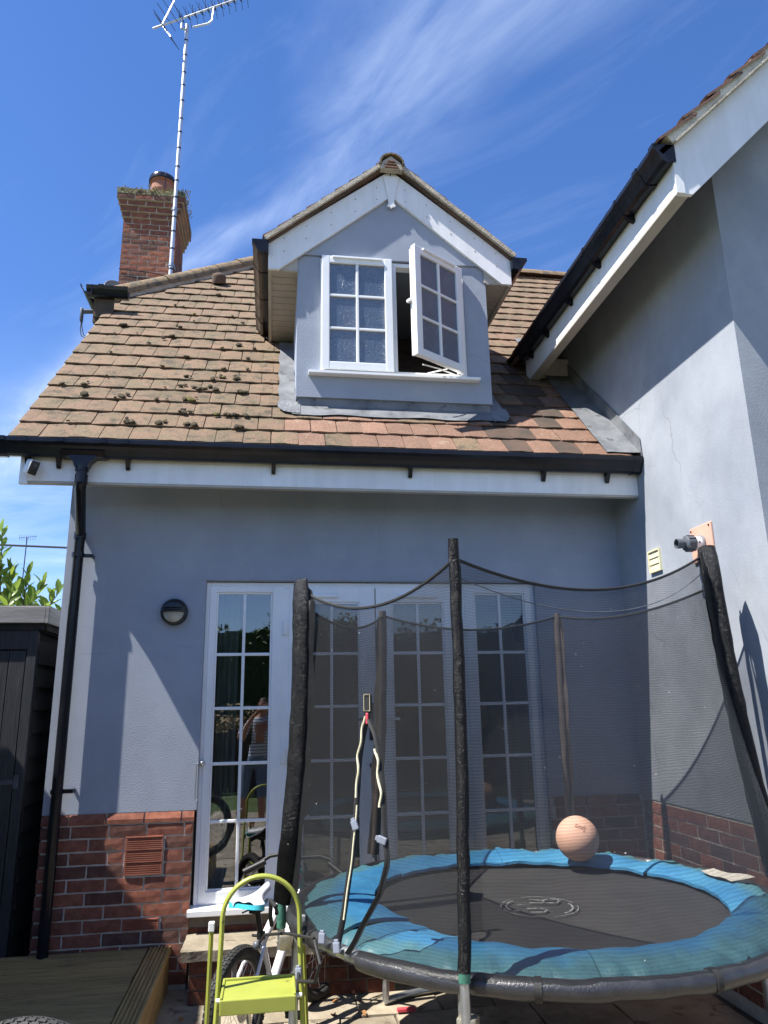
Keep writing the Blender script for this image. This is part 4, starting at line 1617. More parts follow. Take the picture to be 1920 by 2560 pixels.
# lead flashing along the wing wall
fl = MB()
N0, N1 = -.50, 1.35
fl.grid(lambda u, v: roof_pt(2.27 + .06 * v + (XW1 - .012 - 2.27 - .06 * v) * u, N0 + (N1 - N0) * v, .014 + .012 * max(0, u - .8) + .005 * mnoise.noise((u * 3, v * 9, 3))), 5, 24)
obj('valley_lead', fl, M['lead'], house)
fl2 = MB()
for k in range(3):
    a, b = N0 - .02 + 1.87 * k / 3, N0 + 1.87 * (k + 1) / 3 + .02
    fl2.prism([(XW1 - .006 - .003 * k, a, a + 3.675), (XW1 - .006 - .003 * k, b, b + 3.675), (XW1 - .006 - .003 * k, b, b + 3.675 + .14), (XW1 - .006 - .003 * k, a + .01, a + 3.675 + .14)], (-.004, 0, 0))
obj('step_flashing', fl2, M['lead'], house)

# ---------------- chimney
ch = part('chimney', house)
CX0, CX1, CY0, CY1 = -1.985, -1.325, 3.40, 4.08
CZ0, CZ1 = 3.0, 7.56
core = obj('chimney_core', MB().box(CX0 + .006, CX1 - .006, CY0 + .006, CY1 - .006, CZ0, CZ1 + .30), M['mortar'], ch)
nr = 26
rowsF, rowsS = [], []
for k in range(nr):
    rowsF.append(bond_row(0, CX1 - CX0, 0 if k % 2 == 0 else -.115))
    rowsS.append(bond_row(0, CY1 - CY0, -.115 if k % 2 == 0 else 0))
zb0 = CZ1 - nr * .075
lay_bricks(core, (CX0, CY0 + .006, zb0), (1, 0, 0), (0, 0, 1), (0, -1, 0), rowsF, depth=.0045)
lay_bricks(core, (CX1 - .006, CY0, zb0), (0, 1, 0), (0, 0, 1), (1, 0, 0), rowsS, depth=.0045)
for k in range(4):
    g = .021 * (k + 1)
    z = CZ1 + k * .075
    c = obj('corbel_core', MB().box(CX0 - g + .006, CX1 + g - .006, CY0 - g + .006, CY1 + g - .006, z, z + .0745), M['mortar'], ch)
    lay_bricks(c, (CX0 - g, CY0 - g + .006, z), (1, 0, 0), (0, 0, 1), (0, -1, 0), [bond_row(0, CX1 - CX0 + 2 * g, 0 if k % 2 else -.11)], depth=.0045)
    lay_bricks(c, (CX1 + g - .006, CY0 - g, z), (0, 1, 0), (0, 0, 1), (1, 0, 0), [bond_row(0, CY1 - CY0 + 2 * g, 0 if k % 2 else -.11)], depth=.0045)
g = .085
M['mossy_cap'] = mat('mossy_cap', (0.13, 0.11, 0.055), (0.20, 0.19, 0.11), vs=9, rough=1, bump=.9, bs=30, bdist=.02, c3=(.05, .04, .025), c3s=12, c3t=.55)
cap = MB().prism([(CX0 - g, CY0 - g, CZ1 + .30), (CX1 + g, CY0 - g, CZ1 + .30), (CX1 + g, CY1 + g, CZ1 + .30), (CX0 - g, CY1 + g, CZ1 + .30)], (0, 0, .075))
cap.add([(CX0 - g, CY0 - g, CZ1 + .376), (CX1 + g, CY0 - g, CZ1 + .376), (CX1 + g, CY1 + g, CZ1 + .376), (CX0 - g, CY1 + g, CZ1 + .376), (CX0 + .2, CY0 + .2, CZ1 + .45), (CX1 - .2, CY0 + .2, CZ1 + .45), (CX1 - .2, CY1 - .2, CZ1 + .45), (CX0 + .2, CY1 - .2, CZ1 + .45)],
        [(0, 1, 5, 4), (1, 2, 6, 5), (2, 3, 7, 6), (3, 0, 4, 7), (4, 5, 6, 7)])
obj('chimney_cap', cap, M['mossy_cap'], ch)
PX, PY_ = -1.60, 3.74
obj('chimney_pot', MB().lathe([(.150, 8.0), (.145, 8.17), (.155, 8.19), (.155, 8.22), (.14, 8.235), (.14, 8.33), (.16, 8.34), (.16, 8.38), (.12, 8.38)], (PX, PY_, 0), n=28), M['clay_pot'], ch, 40)
cw = MB().lathe([(.10, 8.37), (.175, 8.36), (.178, 8.40), (.168, 8.43), (.12, 8.455), (.0, 8.46)], (PX, PY_, 0), n=28, cap=False)
for a in range(4):
    t = a * 1.571 + 5.1
    cw.tube([(PX + .162 * math.cos(t), PY_ + .162 * math.sin(t), 8.05), (PX + .172 * math.cos(t), PY_ + .172 * math.sin(t), 8.38)], .005, 5)
obj('pot_cowl', cw, M['brown_plastic'], ch, 40)
wd = MB()
for k in range(420):
    u = rng.random()
    x = CX0 - g + u * (CX1 - CX0 + 2 * g)
    y = CY0 - g + rng.uniform(-.01, .12)
    if k > 340:
        x = CX1 + g + rng.uniform(-.05, .05)
        y = CY0 - g + rng.uniform(0, .5)
    h = rng.uniform(.015, .05) * (1.6 if k > 340 or u > .35 else .9)
    dx, dy, dz = rng.uniform(-.03, .03), rng.uniform(-.04, .0), rng.uniform(-.02, h)
    c = V3((x, y, CZ1 + .375 + rng.uniform(-.055, .01)))
    wd.add([c, c + V3((dx + .007, dy, dz)), c + V3((dx, dy, dz + .010)), c + V3((dx - .007, dy, dz - .002))], [(0, 1, 2, 3)])
weeds = stuff(obj('chimney_weeds', wd, M['weed'], None, fix=False))

# ================================================================== WING
wing = thing('house_wing', (3.6, -1.67, GZ), 'tall grey rendered gable wing on the right with white bargeboard', 'building')
XR = 2.535
YG = -1.67
wm = MB()
wm.box(XR, XR + .25, YG + .25, 5.5, .862, 4.86)
wm.prism([(XR, YG, .862), (7.6, YG, .862), (7.6, YG, 4.82), (5.07, YG, 7.25), (XR, YG, 4.82)], (0, .25, 0))
obj('wing_wall', wm, M['render_wing'], wing)
pl2 = obj('wing_plinth', MB().box(XR + .006, XR + .25, YG + .25, .0, GZ - .05, .86).box(XR + .006, 7.6, YG + .006, YG + .25, GZ - .05, .86), M['mortar'], wing)
rows = [bond_row(0, -YG - .002, 0.08 if k % 2 else -.035) for k in range(12)]
lay_bricks(pl2, (XR + .006, -.012, .85 - 12 * .075), (0, -1, 0), (0, 0, 1), (-1, 0, 0), rows, depth=.0045)
rows = [bond_row(.0, 1.6, 0.0 if k % 2 else -.11) for k in range(12)]
lay_bricks(pl2, (XR, YG + .006, .85 - 12 * .075), (1, 0, 0), (0, 0, 1), (0, -1, 0), rows, depth=.0045)
# eaves along the wing
XF = 2.18
YB = -1.88
wf = obj('wing_fascia', MB().box(XF - .02, XF, YB + .024, .63, 4.222, 4.52), M['fascia'], wing)
obj('wing_fascia_lip', MB().box(XF - .022, XF + .055, YB + .024, .60, 4.208, 4.222), M['fascia_lip'], wing)
obj('wing_soffit', MB().prism([(XF + .002, YB + .05, 4.47), (XR, YB + .05, 4.80), (XR, YB + .05, 4.81), (XF + .002, YB + .05, 4.48)], (0, 2.8, 0)), M['soffit'], wing)
# return board where the eaves meet the main roof
obj('eaves_return', MB().box(XF + .056, XR, .585, .605, 4.25, 4.44), M['fascia_lip'], wing)
bb = MB().prism([(XF - .026, YB, 4.52), (XF - .024, YB, 4.208), (XF + .07, YB, 4.208), (5.07, YB, 7.07), (5.07, YB, 7.40)], (0, .024, 0))
obj('wing_bargeboard', bb, M['fascia'], wing)
bb2 = MB().prism([(7.96, YB, 4.52), (7.96, YB, 4.208), (7.87, YB, 4.208), (5.074, YB, 7.07), (5.074, YB, 7.40)], (0, .024, 0))
obj('wing_bargeboard', bb2, M['fascia'], wing)
obj('bargeboard_trim', MB().box(XF - .028, XF + .022, YB - .008, YB - .001, 4.206, 4.53), M['fascia'], wing)
S2 = math.atan2(7.40 - 4.53, 5.07 - XF + .03)
for s in (-1, 1):
    v = V3((-s * math.cos(S2), 0, math.sin(S2)))
    n = V3((s * math.sin(S2), 0, math.cos(S2)))
    u = V3((0, 1, 0)) if s > 0 else V3((0, -1, 0))
    e = V3((5.07 + s * 3.0, 0, 4.53 - .07))
    L_ = 3.0 / math.cos(S2)
    obj('wing_slope', MB().prism([e + V3((0, YB - .02, 0)), e + v * L_ + V3((0, YB - .02, 0)), e + v * L_ + V3((0, 6, 0)), e + V3((0, 6, 0))], tuple(-n * .03)), M['tile_dark'], wing)
    if s > 0:
        continue
    vc = obj('wing_verge_cement', MB().box(0, .001, 0, .001, 0, .001), M['cement_pale'], wing) if False else None
    cm = MB()
    segs = 30
    def lower(t):
        return -.018 - .006 * math.sin(t * 9)
    for k in range(segs):
        t0, t1 = .10 + (L_ - .1) * k / segs, .10 + (L_ - .1) * (k + 1) / segs
        def up_(t):
            q = ((t - .025) / .235) % 1.0
            return .016 + .036 * q * (1 - q) * 2.2 + .014 * q
        a = [e + v * t0 + n * lower(t0), e + v * t1 + n * lower(t1), e + v * t1 + n * up_(t1 - 1e-4), e + v * t0 + n * up_(t0 + 1e-4)]
        cm.prism([q + V3((0, YB - .03, 0)) for q in a], (0, .09, 0))
    obj('wing_verge_cement', cm, M['cement_pale'], wing)
    obj('wing_undercloak', MB().obox(e + v * (L_ / 2 + .05) + n * -.026 + V3((0, YB - .01, 0)), v * (L_ / 2 - .05), (0, .04, 0), n * .006), M['cement'], wing)
    mbs = MB()
    nr = 18
    for k in range(nr):
        t = .235 * k + .055
        if t > L_ - .05:
            break
        y = YB - .05
        j = 0
        while y < 5.6:
            wd_ = .1785 if not (j == 0 and k % 2) else .09
            mw = tile_matrix(e + v * (t - .03) + n * .042 + V3((0, y + wd_ / 2, 0)), u, v, n, R(5.5)) @ Matrix.Diagonal((wd_ / .1785, min(1, (L_ - t) / .33 + .1), 1.3, 1))
            if j < 2:
                inst('roof_tile', rng.choice(TILES['tile_brown']), wing, mw)
            else:
                bake(mbs, rng.choice(TILES['tile_brown']), mw)
            y += wd_
            j += 1
    stuff(obj('wing_roof_tiles', mbs, M['tile_brown'], wing, fix=False))
prof = [(.0, 4.500), (.0, 4.405), (.05, 4.395), (.075, 4.405), (.088, 4.432), (.102, 4.456), (.120, 4.474), (.120, 4.50), (.112, 4.50), (.112, 4.478), (.082, 4.436), (.07, 4.412), (.05, 4.403), (.008, 4.412), (.008, 4.50)]
wg = obj('wing_gutter', MB().prism([(XF - .021 - a, YB - .01, b) for a, b in prof], (0, 2.45, 0)), M['black_plastic'], wing)
for yb in (-1.42, -.93, -.44, .05, .42):
    obj('gutter_bracket', MB().prism([(XF - .021 - (.06 + (a - .06) * 1.07), yb, 4.45 + (b - 4.45) * 1.07) for a, b in prof[:8]], (0, .026, 0))
        .prism([(XF - .021, yb, 4.405), (XF - .021, yb, 4.36), (XF - .03, yb, 4.36), (XF - .09, yb, 4.40)], (0, .026, 0)), M['black_plastic'], wg)
for yb in (-1.90, -1.70):
    obj('gutter_union', MB().prism([(XF - .021 - (.06 + (a - .06) * 1.10), yb, 4.45 + (b - 4.45) * 1.10) for a, b in prof[:8]], (0, .05, 0)), M['black_plastic'], wg)

# ================================================================== FITTINGS
# bulkhead lamp
lx, lz = -.655, 2.13
lamp = thing('wall_lamp', (lx, 0, lz), 'round black bulkhead wall lamp with half hooded pale lens left of the doors', 'lamp')
obj('lamp_body', MB().lathe([(.088, 0), (.088, .035), (.082, .05), (.070, .056), (.0, .056)], (lx, 0, lz), (0, -1, 0), 36, cap=False), M['lampblack'], lamp, 40)
lens = MB()
for i in range(12):
    pass
lens.grid(lambda u, v: (lx + .066 * v * math.cos(math.pi + math.pi * u), -.057 - .022 * (1 - v * v), lz - .004 + .066 * v * math.sin(math.pi + math.pi * u)), 20, 6)
obj('lamp_lens', lens, M['lens'], lamp, 60)
hood = MB().grid(lambda u, v: (lx + .082 * v * math.cos(math.pi * u), -.055 - .030 * (1 - v * v) ** .5, lz - .002 + .082 * v * math.sin(math.pi * u)), 24, 6)
obj('lamp_hood', hood, M['lampblack'], lamp, 60)
for k, z in enumerate((.026, .013, .0)):
    hw = .078 - .002 * k
    obj('hood_louvre', MB().tube([(lx - hw, -.056, lz + z - .004), (lx - hw * .6, -.085, lz + z), (lx, -.094, lz + z), (lx + hw * .6, -.085, lz + z), (lx + hw, -.056, lz + z - .004)], .0045, 6), M['lampblack'], lamp, 40)

# security camera on the fascia
sx, sz = -1.51, 2.975
scm = thing('security_camera', (sx, -.404, sz), 'small white security camera with black face at the left end of the white fascia', 'camera')
ax = V3((.62, -.70, -.34)).normalized()
uu = ax.cross(V3((.16, 0, 1))).normalized()
vv = uu.cross(ax)
cb = V3((sx, -.455, sz))
obj('camera_shell', MB().obox(cb, uu * .030, vv * .048, ax * .042, 0, .018), M['camwhite'], scm, 50)
face = obj('camera_face', MB().obox(cb + ax * .041 + uu * .001, uu * .027, vv * .044, ax * .006, 0, .005), M['lampblack'], scm, 50)
obj('camera_lens', MB().lathe([(.009, 0), (.009, .003)], cb + ax * .047 + vv * .015, ax, 12).obox(cb + ax * .048 - vv * .002, uu * .010, vv * .0016, ax * .001), M['fluegrey'], scm)
obj('camera_mount', MB().tube([(sx, -.404, sz + .005), cb], .014, 10).lathe([(.024, 0), (.024, .008)], (sx, -.404, sz + .005), (0, -1, 0), 16), M['camwhite'], scm, 40)

# bullet camera on the verge
bc = thing('security_camera', (-1.70, 1.55, 5.2), 'grey bullet camera with a looped lead below the short corner gutter', 'camera')
obj('camera_body', MB().tube([(-1.865, 1.60, 5.205), (-1.75, 1.62, 5.225)], .022, 12).bbox(-1.885, -1.862, 1.575, 1.625, 5.10, 5.235, .006), M['fluegrey'], bc, 40)
obj('camera_bracket', MB().tube([(-1.77, 1.62, 5.225), (-1.735, 1.62, 5.235)], .026, 12).tube([(-1.735, 1.62, 5.235), (-1.66, 1.55, 5.16)], .010, 8), M['dish'], bc, 40)
obj('camera_lead', MB().tube([(-1.872, 1.6, 5.10), (-1.875, 1.6, 5.02), (-1.86, 1.6, 4.95), (-1.80, 1.58, 4.91), (-1.66, 1.5, 4.90)], .0045, 6).tube([(-1.866, 1.6, 5.10), (-1.862, 1.6, 5.04), (-1.84, 1.6, 4.96), (-1.78, 1.58, 4.92)], .0045, 6), M['cable'], bc)

# satellite dish, seen past the hip
sd = thing('satellite_dish', (-1.85, 2.6, 5.6), 'small round grey dish beside the chimney, above the corner gutter', 'dish')
dn = V3((.25, -.92, .25)).normalized()
obj('dish_bowl', MB().lathe([(.0, -.035), (.05, -.030), (.085, -.014), (.096, .0), (.099, .004), (.096, .006), (.083, -.006), (.05, -.021), (.0, -.025)], (-1.845, 2.6, 6.085), dn, 28, cap=False), M['dish'], sd, 50)
obj('dish_arm', MB().tube([(-1.845, 2.63, 6.08), (-1.84, 2.72, 6.0), (-1.82, 2.72, 5.4)], .012, 8), M['dish'], sd, 40)
obj('dish_ball', MB().lathe([(.0, -.03), (.02, -.02), (.029, 0), (.02, .02), (.0, .03)], (-2.07, 2.62, 6.08), (0, 0, 1), 12, cap=False).tube([(-2.07, 2.62, 6.06), (-1.85, 2.64, 6.0)], .008, 6), M['steel'], sd, 50)

# TV aerial on its mast
ae = thing('tv_aerial', (-1.35, 3.3, 6.65), 'long silver tv aerial on a tall banded mast strapped to the chimney', 'aerial')
mA, mB_ = V3((-1.352, 3.30, 6.68)), V3((-1.337, 3.30, 10.60))
obj('mast', MB().tube([mA, mB_], .026, 14), M['alu'], ae, 40)
for k in range(15):
    q = mA.lerp(mB_, .03 + .955 * k / 15.0 + (.01 if k % 3 else 0))
    obj('mast_band', MB().lathe([(.027, -.011), (.0285, -.011), (.0285, .011), (.027, .011)], q, (0, 0, 1), 14), M['black_band'], ae)
for z in (6.86, 7.66):
    obj('mast_bracket', MB().lathe([(.034, -.02), (.034, .02)], (-1.35, 3.30, z), (0, 0, 1), 12).box(-1.39, -1.31, 3.30, 3.402, z - .012, z + .012), M['steel'], ae)
obj('mast_foot', MB().bbox(-1.41, -1.29, 3.24, 3.40, 6.60, 6.645, .006).prism([(-1.385, 3.26, 6.60), (-1.315, 3.26, 6.60), (-1.335, 3.36, 6.48), (-1.365, 3.36, 6.48)], (0, .03, 0)), M['steel'], ae)
obj('lashing_wire', MB().tube([(-1.99, 3.39, 7.60), (-1.65, 3.385, 7.60), (-1.36, 3.385, 7.61)], .006, 5).tube([(-1.99, 3.39, 6.82), (-1.65, 3.385, 6.79), (-1.36, 3.385, 6.75)], .006, 5), M['dark_metal'], ae)
bA, bB = V3((-1.774, 3.24, 10.41)), V3((-.56, 3.24, 11.155))
bd = (bB - bA).normalized()
obj('boom', MB().tube([bA, bB], .014, 8), M['alu'], ae, 40)
pr = bd.cross(V3((.35, 1, .2))).normalized()          # up-ish, square to the boom
ez = bd.cross(pr).normalized()
for k in range(11):
    t = .30 + .70 * (k / 10.0) ** 1.0
    q = bA.lerp(bB, t if k < 10 else .995)
    e = MB()
    obj('director_mount', MB().obox(q, pr * .052, bd * .010, ez * .009, 0, .003), M['dark_metal'], ae)
    for s in (-1, 1):
        a = q + pr * (.05 * s)
        e.tube([a - ez * .115 + pr * .03 * s, a + ez * .115 - pr * .02 * s], .0035, 5)
        e.tube([a, a + pr * .085 * s + ez * .05], .003, 4)
    obj('director', e, M['dark_metal'], ae)
for k, (e0, e1) in enumerate((((-1.655, 3.24, 10.485), (-1.505, 3.19, 10.872)), ((-1.645, 3.24, 10.47), (-1.523, 3.19, 10.255)))):
    obj('reflector_arm', MB().tube([e0, e1], .013, 6), M['alu'], ae, 40)
    a, b = V3(e0), V3(e1)
    rd = V3((.42, .1, -.62)).normalized()
    for j in range(4):
        q = a.lerp(b, (j + .2) / 3.6)
        obj('reflector_rod', MB().tube([q - rd * .23, q + rd * .23], .0045, 5), M['dark_metal'], ae)
obj('boom_strut', MB().tube([(-1.25, 3.24, 10.51), (-1.05, 3.24, 10.60), (-1.0, 3.24, 10.66), (-.985, 3.24, 10.89)], .013, 8).tube([(-1.40, 3.24, 10.66), (-1.40, 3.24, 10.47), (-1.33, 3.26, 10.47)], .013, 8), M['alu'], ae, 40)

# boiler flue
FX = XR - .002
fl_ = thing('boiler_flue', (XR, -1.10, 2.42), 'dark flue terminal on a pink square plate high on the right wall', 'flue')
obj('flue_plate', MB().bbox(XR - .014, XR, -1.215, -.99, 2.30, 2.515, .004), M['pinkplate'], fl_)
for y, z in ((-1.198, 2.497), (-1.008, 2.497), (-1.198, 2.318), (-1.008, 2.318)):
    obj('plate_screw', MB().lathe([(.006, 0), (.006, .004)], (XR - .014, y, z), (-1, 0, 0), 8), M['dark_metal'], fl_)
fa = V3((-1, 0, -.02))
fo = V3((XR - .012, -1.10, 2.405))
FS, FL = .80, .62
fprof = lambda p: [(r_ * FS, h_ * FL) for r_, h_ in p]
obj('flue_seal', MB().lathe(fprof([(.064, 0), (.064, .02), (.05, .03)]), fo, fa, 28), M['dish'], fl_, 40)
obj('flue_band', MB().lathe(fprof([(.052, .0), (.052, .085)]), fo, fa, 28), M['camwhite'], fl_, 40)
obj('band_rivet', MB().lathe([(.006, 0), (.006, .003)], fo + V3((-.06 * FL, -.0515 * FS, 0)), (0, -1, 0), 8), M['dark_metal'], fl_)
tm = MB().lathe(fprof([(.053, .085), (.057, .087), (.057, .165), (.048, .175), (.030, .18), (.030, .20), (.036, .205), (.038, .235), (.036, .262), (.030, .262), (.030, .215)]), fo, fa, 28, cap=False)
obj('flue_terminal', tm, M['fluegrey'], fl_, 40)
obj('terminal_core', MB().lathe(fprof([(.0, .20), (.031, .20)]), fo, fa, 20, cap=False), M['black_part'], fl_)
for k in range(10):
    t = 2 * math.pi * k / 10
    c = fo + fa * .125 * FL + V3((0, math.cos(t), math.sin(t))) * .058 * FS
    obj('terminal_rib', MB().obox(c, fa * .038 * FL, V3((0, -math.sin(t), math.cos(t))) * .004, V3((0, math.cos(t), math.sin(t))) * .004), M['fluegrey'], fl_)

# louvred vent
lv = thing('louvre_vent', (XR, -.53, 2.40), 'small cream louvre vent on the right wall left of the flue', 'vent')
obj('vent_frame', MB().box(XR - .016, XR, -.606, -.598, 2.335, 2.485).box(XR - .016, XR, -.464, -.456, 2.335, 2.485).box(XR - .016, XR, -.598, -.464, 2.475, 2.485).box(XR - .016, XR, -.598, -.464, 2.335, 2.343), M['cream_vent'], lv)
for k in range(3):
    z0 = 2.345 + .0435 * k
    obj('vent_flap', MB().prism([(XR - .005, -.597, z0 + .0432), (XR - .012, -.597, z0 + .001), (XR - .006, -.597, z0 - .001), (XR, -.597, z0 + .0432)], (0, .132, 0)), M['cream_vent'], lv)

# ================================================================== TRAMPOLINE
TC = V3((1.225, -1.46, 0))
tr = thing('trampoline', (1.26, -1.46, GZ), 'round trampoline with black safety net and blue edge padding', 'trampoline')
ZR = .615
RR = 1.095


def ring_pt(deg, r=RR, z=ZR):
    return V3((TC.x + r * math.cos(R(deg)), TC.y + r * math.sin(R(deg)), z))


obj('frame_ring', MB().tube([ring_pt(a) for a in range(0, 360, 4)], .024, 12, closed=True), M['steel'], tr, 40)


def cover(a0, a1):
    n = int((a1 - a0) / 2.5)
    pts, rad = [], []
    for i in range(n + 1):
        a = a0 + (a1 - a0) * i / n
        pts.append(ring_pt(a, RR + .004, ZR - .007 + .005 * mnoise.noise((a * .13, 0, 0))))
        rad.append(.034 + .005 * mnoise.noise((a * .22, 3, 0)) + (.012 if a < 196 else 0))
    return MB().tube(pts, .037, 14, radii=rad)


obj('ring_cover', cover(216, 528), M['cover'], tr, 50)
obj('ring_cover', cover(169, 199), M['cover'], tr, 50)
for a in (251, 282, 303, 333):
    obj('cover_strap', MB().tube([ring_pt(a - .6, RR + .004, ZR - .008), ring_pt(a + .6, RR + .004, ZR - .008)], .0385, 14), M['webbing'], tr, 40)

PR = {'left': 1.165, 'front': 1.165, 'right': 1.235, 'br': 1.20, 'bl': 1.20}
POLES = {'left': (178, V3((.130, -1.44, 2.10))), 'front': (239.5, V3((.666, -2.439, 2.105))), 'right': (360, V3((2.350, -1.41, 2.305))),
         'br': (59.5, V3((1.833, -.465, 2.066))), 'bl': (120.5, V3((.680, -.470, 2.080)))}
for key, (deg, top) in POLES.items():
    b = ring_pt(deg, PR[key], .47)
    jn = ring_pt(deg, PR[key], .66)
    inner = V3((TC.x - jn.x, TC.y - jn.y, 0)).normalized()
    tang = V3((-inner.y, inner.x, 0))
    mid = jn.lerp(top, .5) + inner * .012
    pts = [jn.lerp(top, t) + inner * (.03 * math.sin(math.pi * t)) for t in [i / 26 for i in range(27)]]
    pts = [p + tang * .004 * mnoise.noise((i * .6, deg, 0)) for i, p in enumerate(pts)]
    pole = obj('pole', MB().tube([b] + pts[:26], .0165, 12), M['steel'], tr, 40)
    wide = {'left': 1.9, 'front': 1.0, 'right': 2.1, 'br': 1.15, 'bl': 1.2}[key]
    wdir = {'left': V3((.86, -.5, 0)), 'right': V3((.84, -.54, 0))}.get(key, tang)
    pole_pts = [p.copy() for p in pts]
    sh_ = {'left': V3((-.005, -.11, 0)), 'right': V3((-.065, -.11, 0))}.get(key)
    if sh_ is not None:
        pts = [p + sh_ * min(1, i / 5.0, (26 - i) / 3.0 + .3) for i, p in enumerate(pts)]
    rad = [.0225 + .003 * mnoise.noise((i * .9, deg * .3, 5)) for i in range(27)]
    rad[-1] *= .85
    obj('pole_sleeve', MB().tube(pts, .023, 12, radii=rad, flat=(wdir, wide, .95)), M['sleeve'] if key in ('left', 'front', 'right') else M['sleeve_back'], pole, 55)
    if key in ('left', 'right', 'br', 'bl'):
        sgn = {'left': 1, 'right': -1, 'br': 1, 'bl': -1}[key]
        tow = {'left': V3((.82, -.55, 0)), 'right': POLES['front'][1] - top, 'br': POLES['right'][1] - top, 'bl': V3((-1, .2, 0))}[key]
        tow.z = 0
        tow.normalize()
        wf_ = {'left': .075, 'right': .085, 'br': .05, 'bl': .05}[key]
        fm = MB()
        nn = 26
        fm.grid(lambda u, v: pts[int(round(v * nn))] + tow * (wf_ * u * (1 - .12 * abs(2 * v - 1)) + .006 * math.sin(v * 23) * u) + inner * (.004 + .012 * mnoise.noise((v * 7, u * 3, deg))) - V3((0, 0, .05 * u * (v > .95))), 5, nn)
        obj('net_band', fm, M['band'] if key in ('left', 'right') else M['sleeve_back'], pole, 60, fix=False)
    if key in ('left', 'front'):
        obj('tape_wrap', MB().tube([ring_pt(deg, PR[key], .555 if key == 'left' else .632), ring_pt(deg, PR[key], .665)], .0205, 12), M['green_tape'], pole, 40)
    c = ring_pt(deg, PR[key] - .02, .50)
    obj('pole_clamp', MB().obox(c, inner * .028, tang * .032, (0, 0, .03), 0, .006).lathe([(.007, 0), (.007, .012)], c - inner * .028, -inner, 8), M['brass'], pole, 40)

for deg in (178, 238, 300, 0, 59.5, 120.5):
    a, b = ring_pt(deg, 1.092, ZR), ring_pt(deg, 1.12, GZ + .019)
    obj('leg', MB().tube([a, b], .019, 12), M['steel'], tr, 40)
for a0 in (178, 300, 59.5):
    obj('foot_bar', MB().tube([ring_pt(a0 + (60 if a0 != 59.5 else 61) * i / 10, 1.12, GZ + .021) for i in range(11)], .019, 10), M['steel'], tr, 40)

# bed and print
mt = MB()
mt.grid(lambda u, v: V3((TC.x, TC.y, .612)) + V3((math.cos(6.28319 * u), math.sin(6.28319 * u), 0)) * (.95 * v) + V3((0, 0, -.012 * (1 - v * v))), 64, 6, wrap=True)
bed_ = obj('jumping_mat', mt, M['mat'], tr, 60, fix=False)
pm = MB()
LC = V3((1.215, -1.548, .611))


def arc(r0, r1, a0, a1, n=28):
    pm.grid(lambda u, v: LC + V3((math.cos(R(a0 + (a1 - a0) * u)), math.sin(R(a0 + (a1 - a0) * u)), 0)) * (r0 + (r1 - r0) * v), n, 1)


arc(.169, .174, 8, 100)
arc(.169, .174, 120, 172)
arc(.169, .174, 185, 262)
arc(.169, .174, 272, 352)
arc(.142, .152, -62, 8)
arc(.144, .152, 125, 192)


def stroke(pts, wd=.012):
    pts = [V3((a, b, LC.z)) for a, b in pts]
    for p, q in zip(pts, pts[1:]):
        t = (q - p).normalized()
        n = V3((-t.y, t.x, 0)) * wd / 2
        pm.add([p - n - t * .003, q - n + t * .003, q + n + t * .003, p + n - t * .003], [(0, 1, 2, 3)])


# letters read from the side, partly worn away
stroke([(1.195, -1.476), (1.311, -1.507)])
stroke([(1.311, -1.507), (1.340, -1.475), (1.336, -1.446), (1.300, -1.432), (1.272, -1.440), (1.262, -1.468)], .011)
stroke([(1.262, -1.450), (1.215, -1.418)], .010)
stroke([(1.130, -1.628), (1.200, -1.641), (1.228, -1.618), (1.226, -1.592), (1.203, -1.577), (1.150, -1.572)], .011)
stroke([(1.128, -1.500), (1.160, -1.507)], .008)
stroke([(1.085, -1.592), (1.105, -1.600), (1.115, -1.585)], .007)
obj('mat_print', pm, M['print'], bed_, fix=False)

# padding, six overlapping segments


def pad_seg(a0, a1, lift, rin0, rin1, zoff=0.0):
    n = int((a1 - a0) / 1.2)
    mb = MB()

    def fn(u, v):
        a = a0 + (a1 - a0) * u
        ri = rin0 + (rin1 - rin0) * u + .012 * mnoise.noise((a * .07, 1, 0))
        ro = 1.078 + .02 * mnoise.noise((a * .16, 7, 0))
        r = ri + (ro - ri) * v
        z = .640 + zoff + .012 * mnoise.noise((a * .11, v * 2.2, 2)) + .020 * v * mnoise.noise((a * .33, v * 3, 4)) * (1.5 if v > .6 else .5)
        z += .020 * math.sin(math.pi * min(v * 1.3, 1)) - .030 * max(0, v - .85) / .15 + lift * v * abs(math.sin(a * .09)) * .5
        return ring_pt(a, r, z)
    mb.grid(fn, n, 9)
    nv = len(mb.v)
    w1 = n + 1
    mb.v += [(q[0], q[1], q[2] - .014) for q in mb.v[:]]
    mb.f += [tuple(i + nv for i in f[::-1]) for f in mb.f[:]]
    mb.mi = [0] * len(mb.f)
    rim = list(range(w1)) + [j * w1 + n for j in range(1, 10)] + [9 * w1 + q for q in range(n - 1, -1, -1)] + [j * w1 for j in range(8, 0, -1)]
    m = len(rim)
    for k in range(m):
        mb.f.append((rim[k], rim[k] + nv, rim[(k + 1) % m] + nv, rim[(k + 1) % m]))
        mb.mi.append(0)
    obj('edge_pad', mb, M['pad'], tr, 60)


for i, (a0, a1, lf, r0, r1) in enumerate(((-40, 24, .03, .835, .80), (24, 84, .06, .77, .72), (84, 132, .04, .73, .78), (132, 203, .02, .79, .70), (205.5, 262, .0, .72, .80), (262, 320, .02, .81, .83))):
    pad_seg(a0 + .3, a1 + .2, lf, r0, r1, .0025 * (i % 2))
c0 = ring_pt(24, 1.03, .672)
obj('pad_label', MB().grid(lambda u, v: V3((2.142, -1.585, .676)).lerp(V3((2.306, -1.527, .676)), v).lerp(V3((2.131, -1.349, .676)).lerp(V3((2.218, -1.322, .676)), v), u) + V3((0, 0, .005 * math.sin(u * 7))), 6, 3), M['tagcloth'], tr, fix=False)

# nets
NETS = []


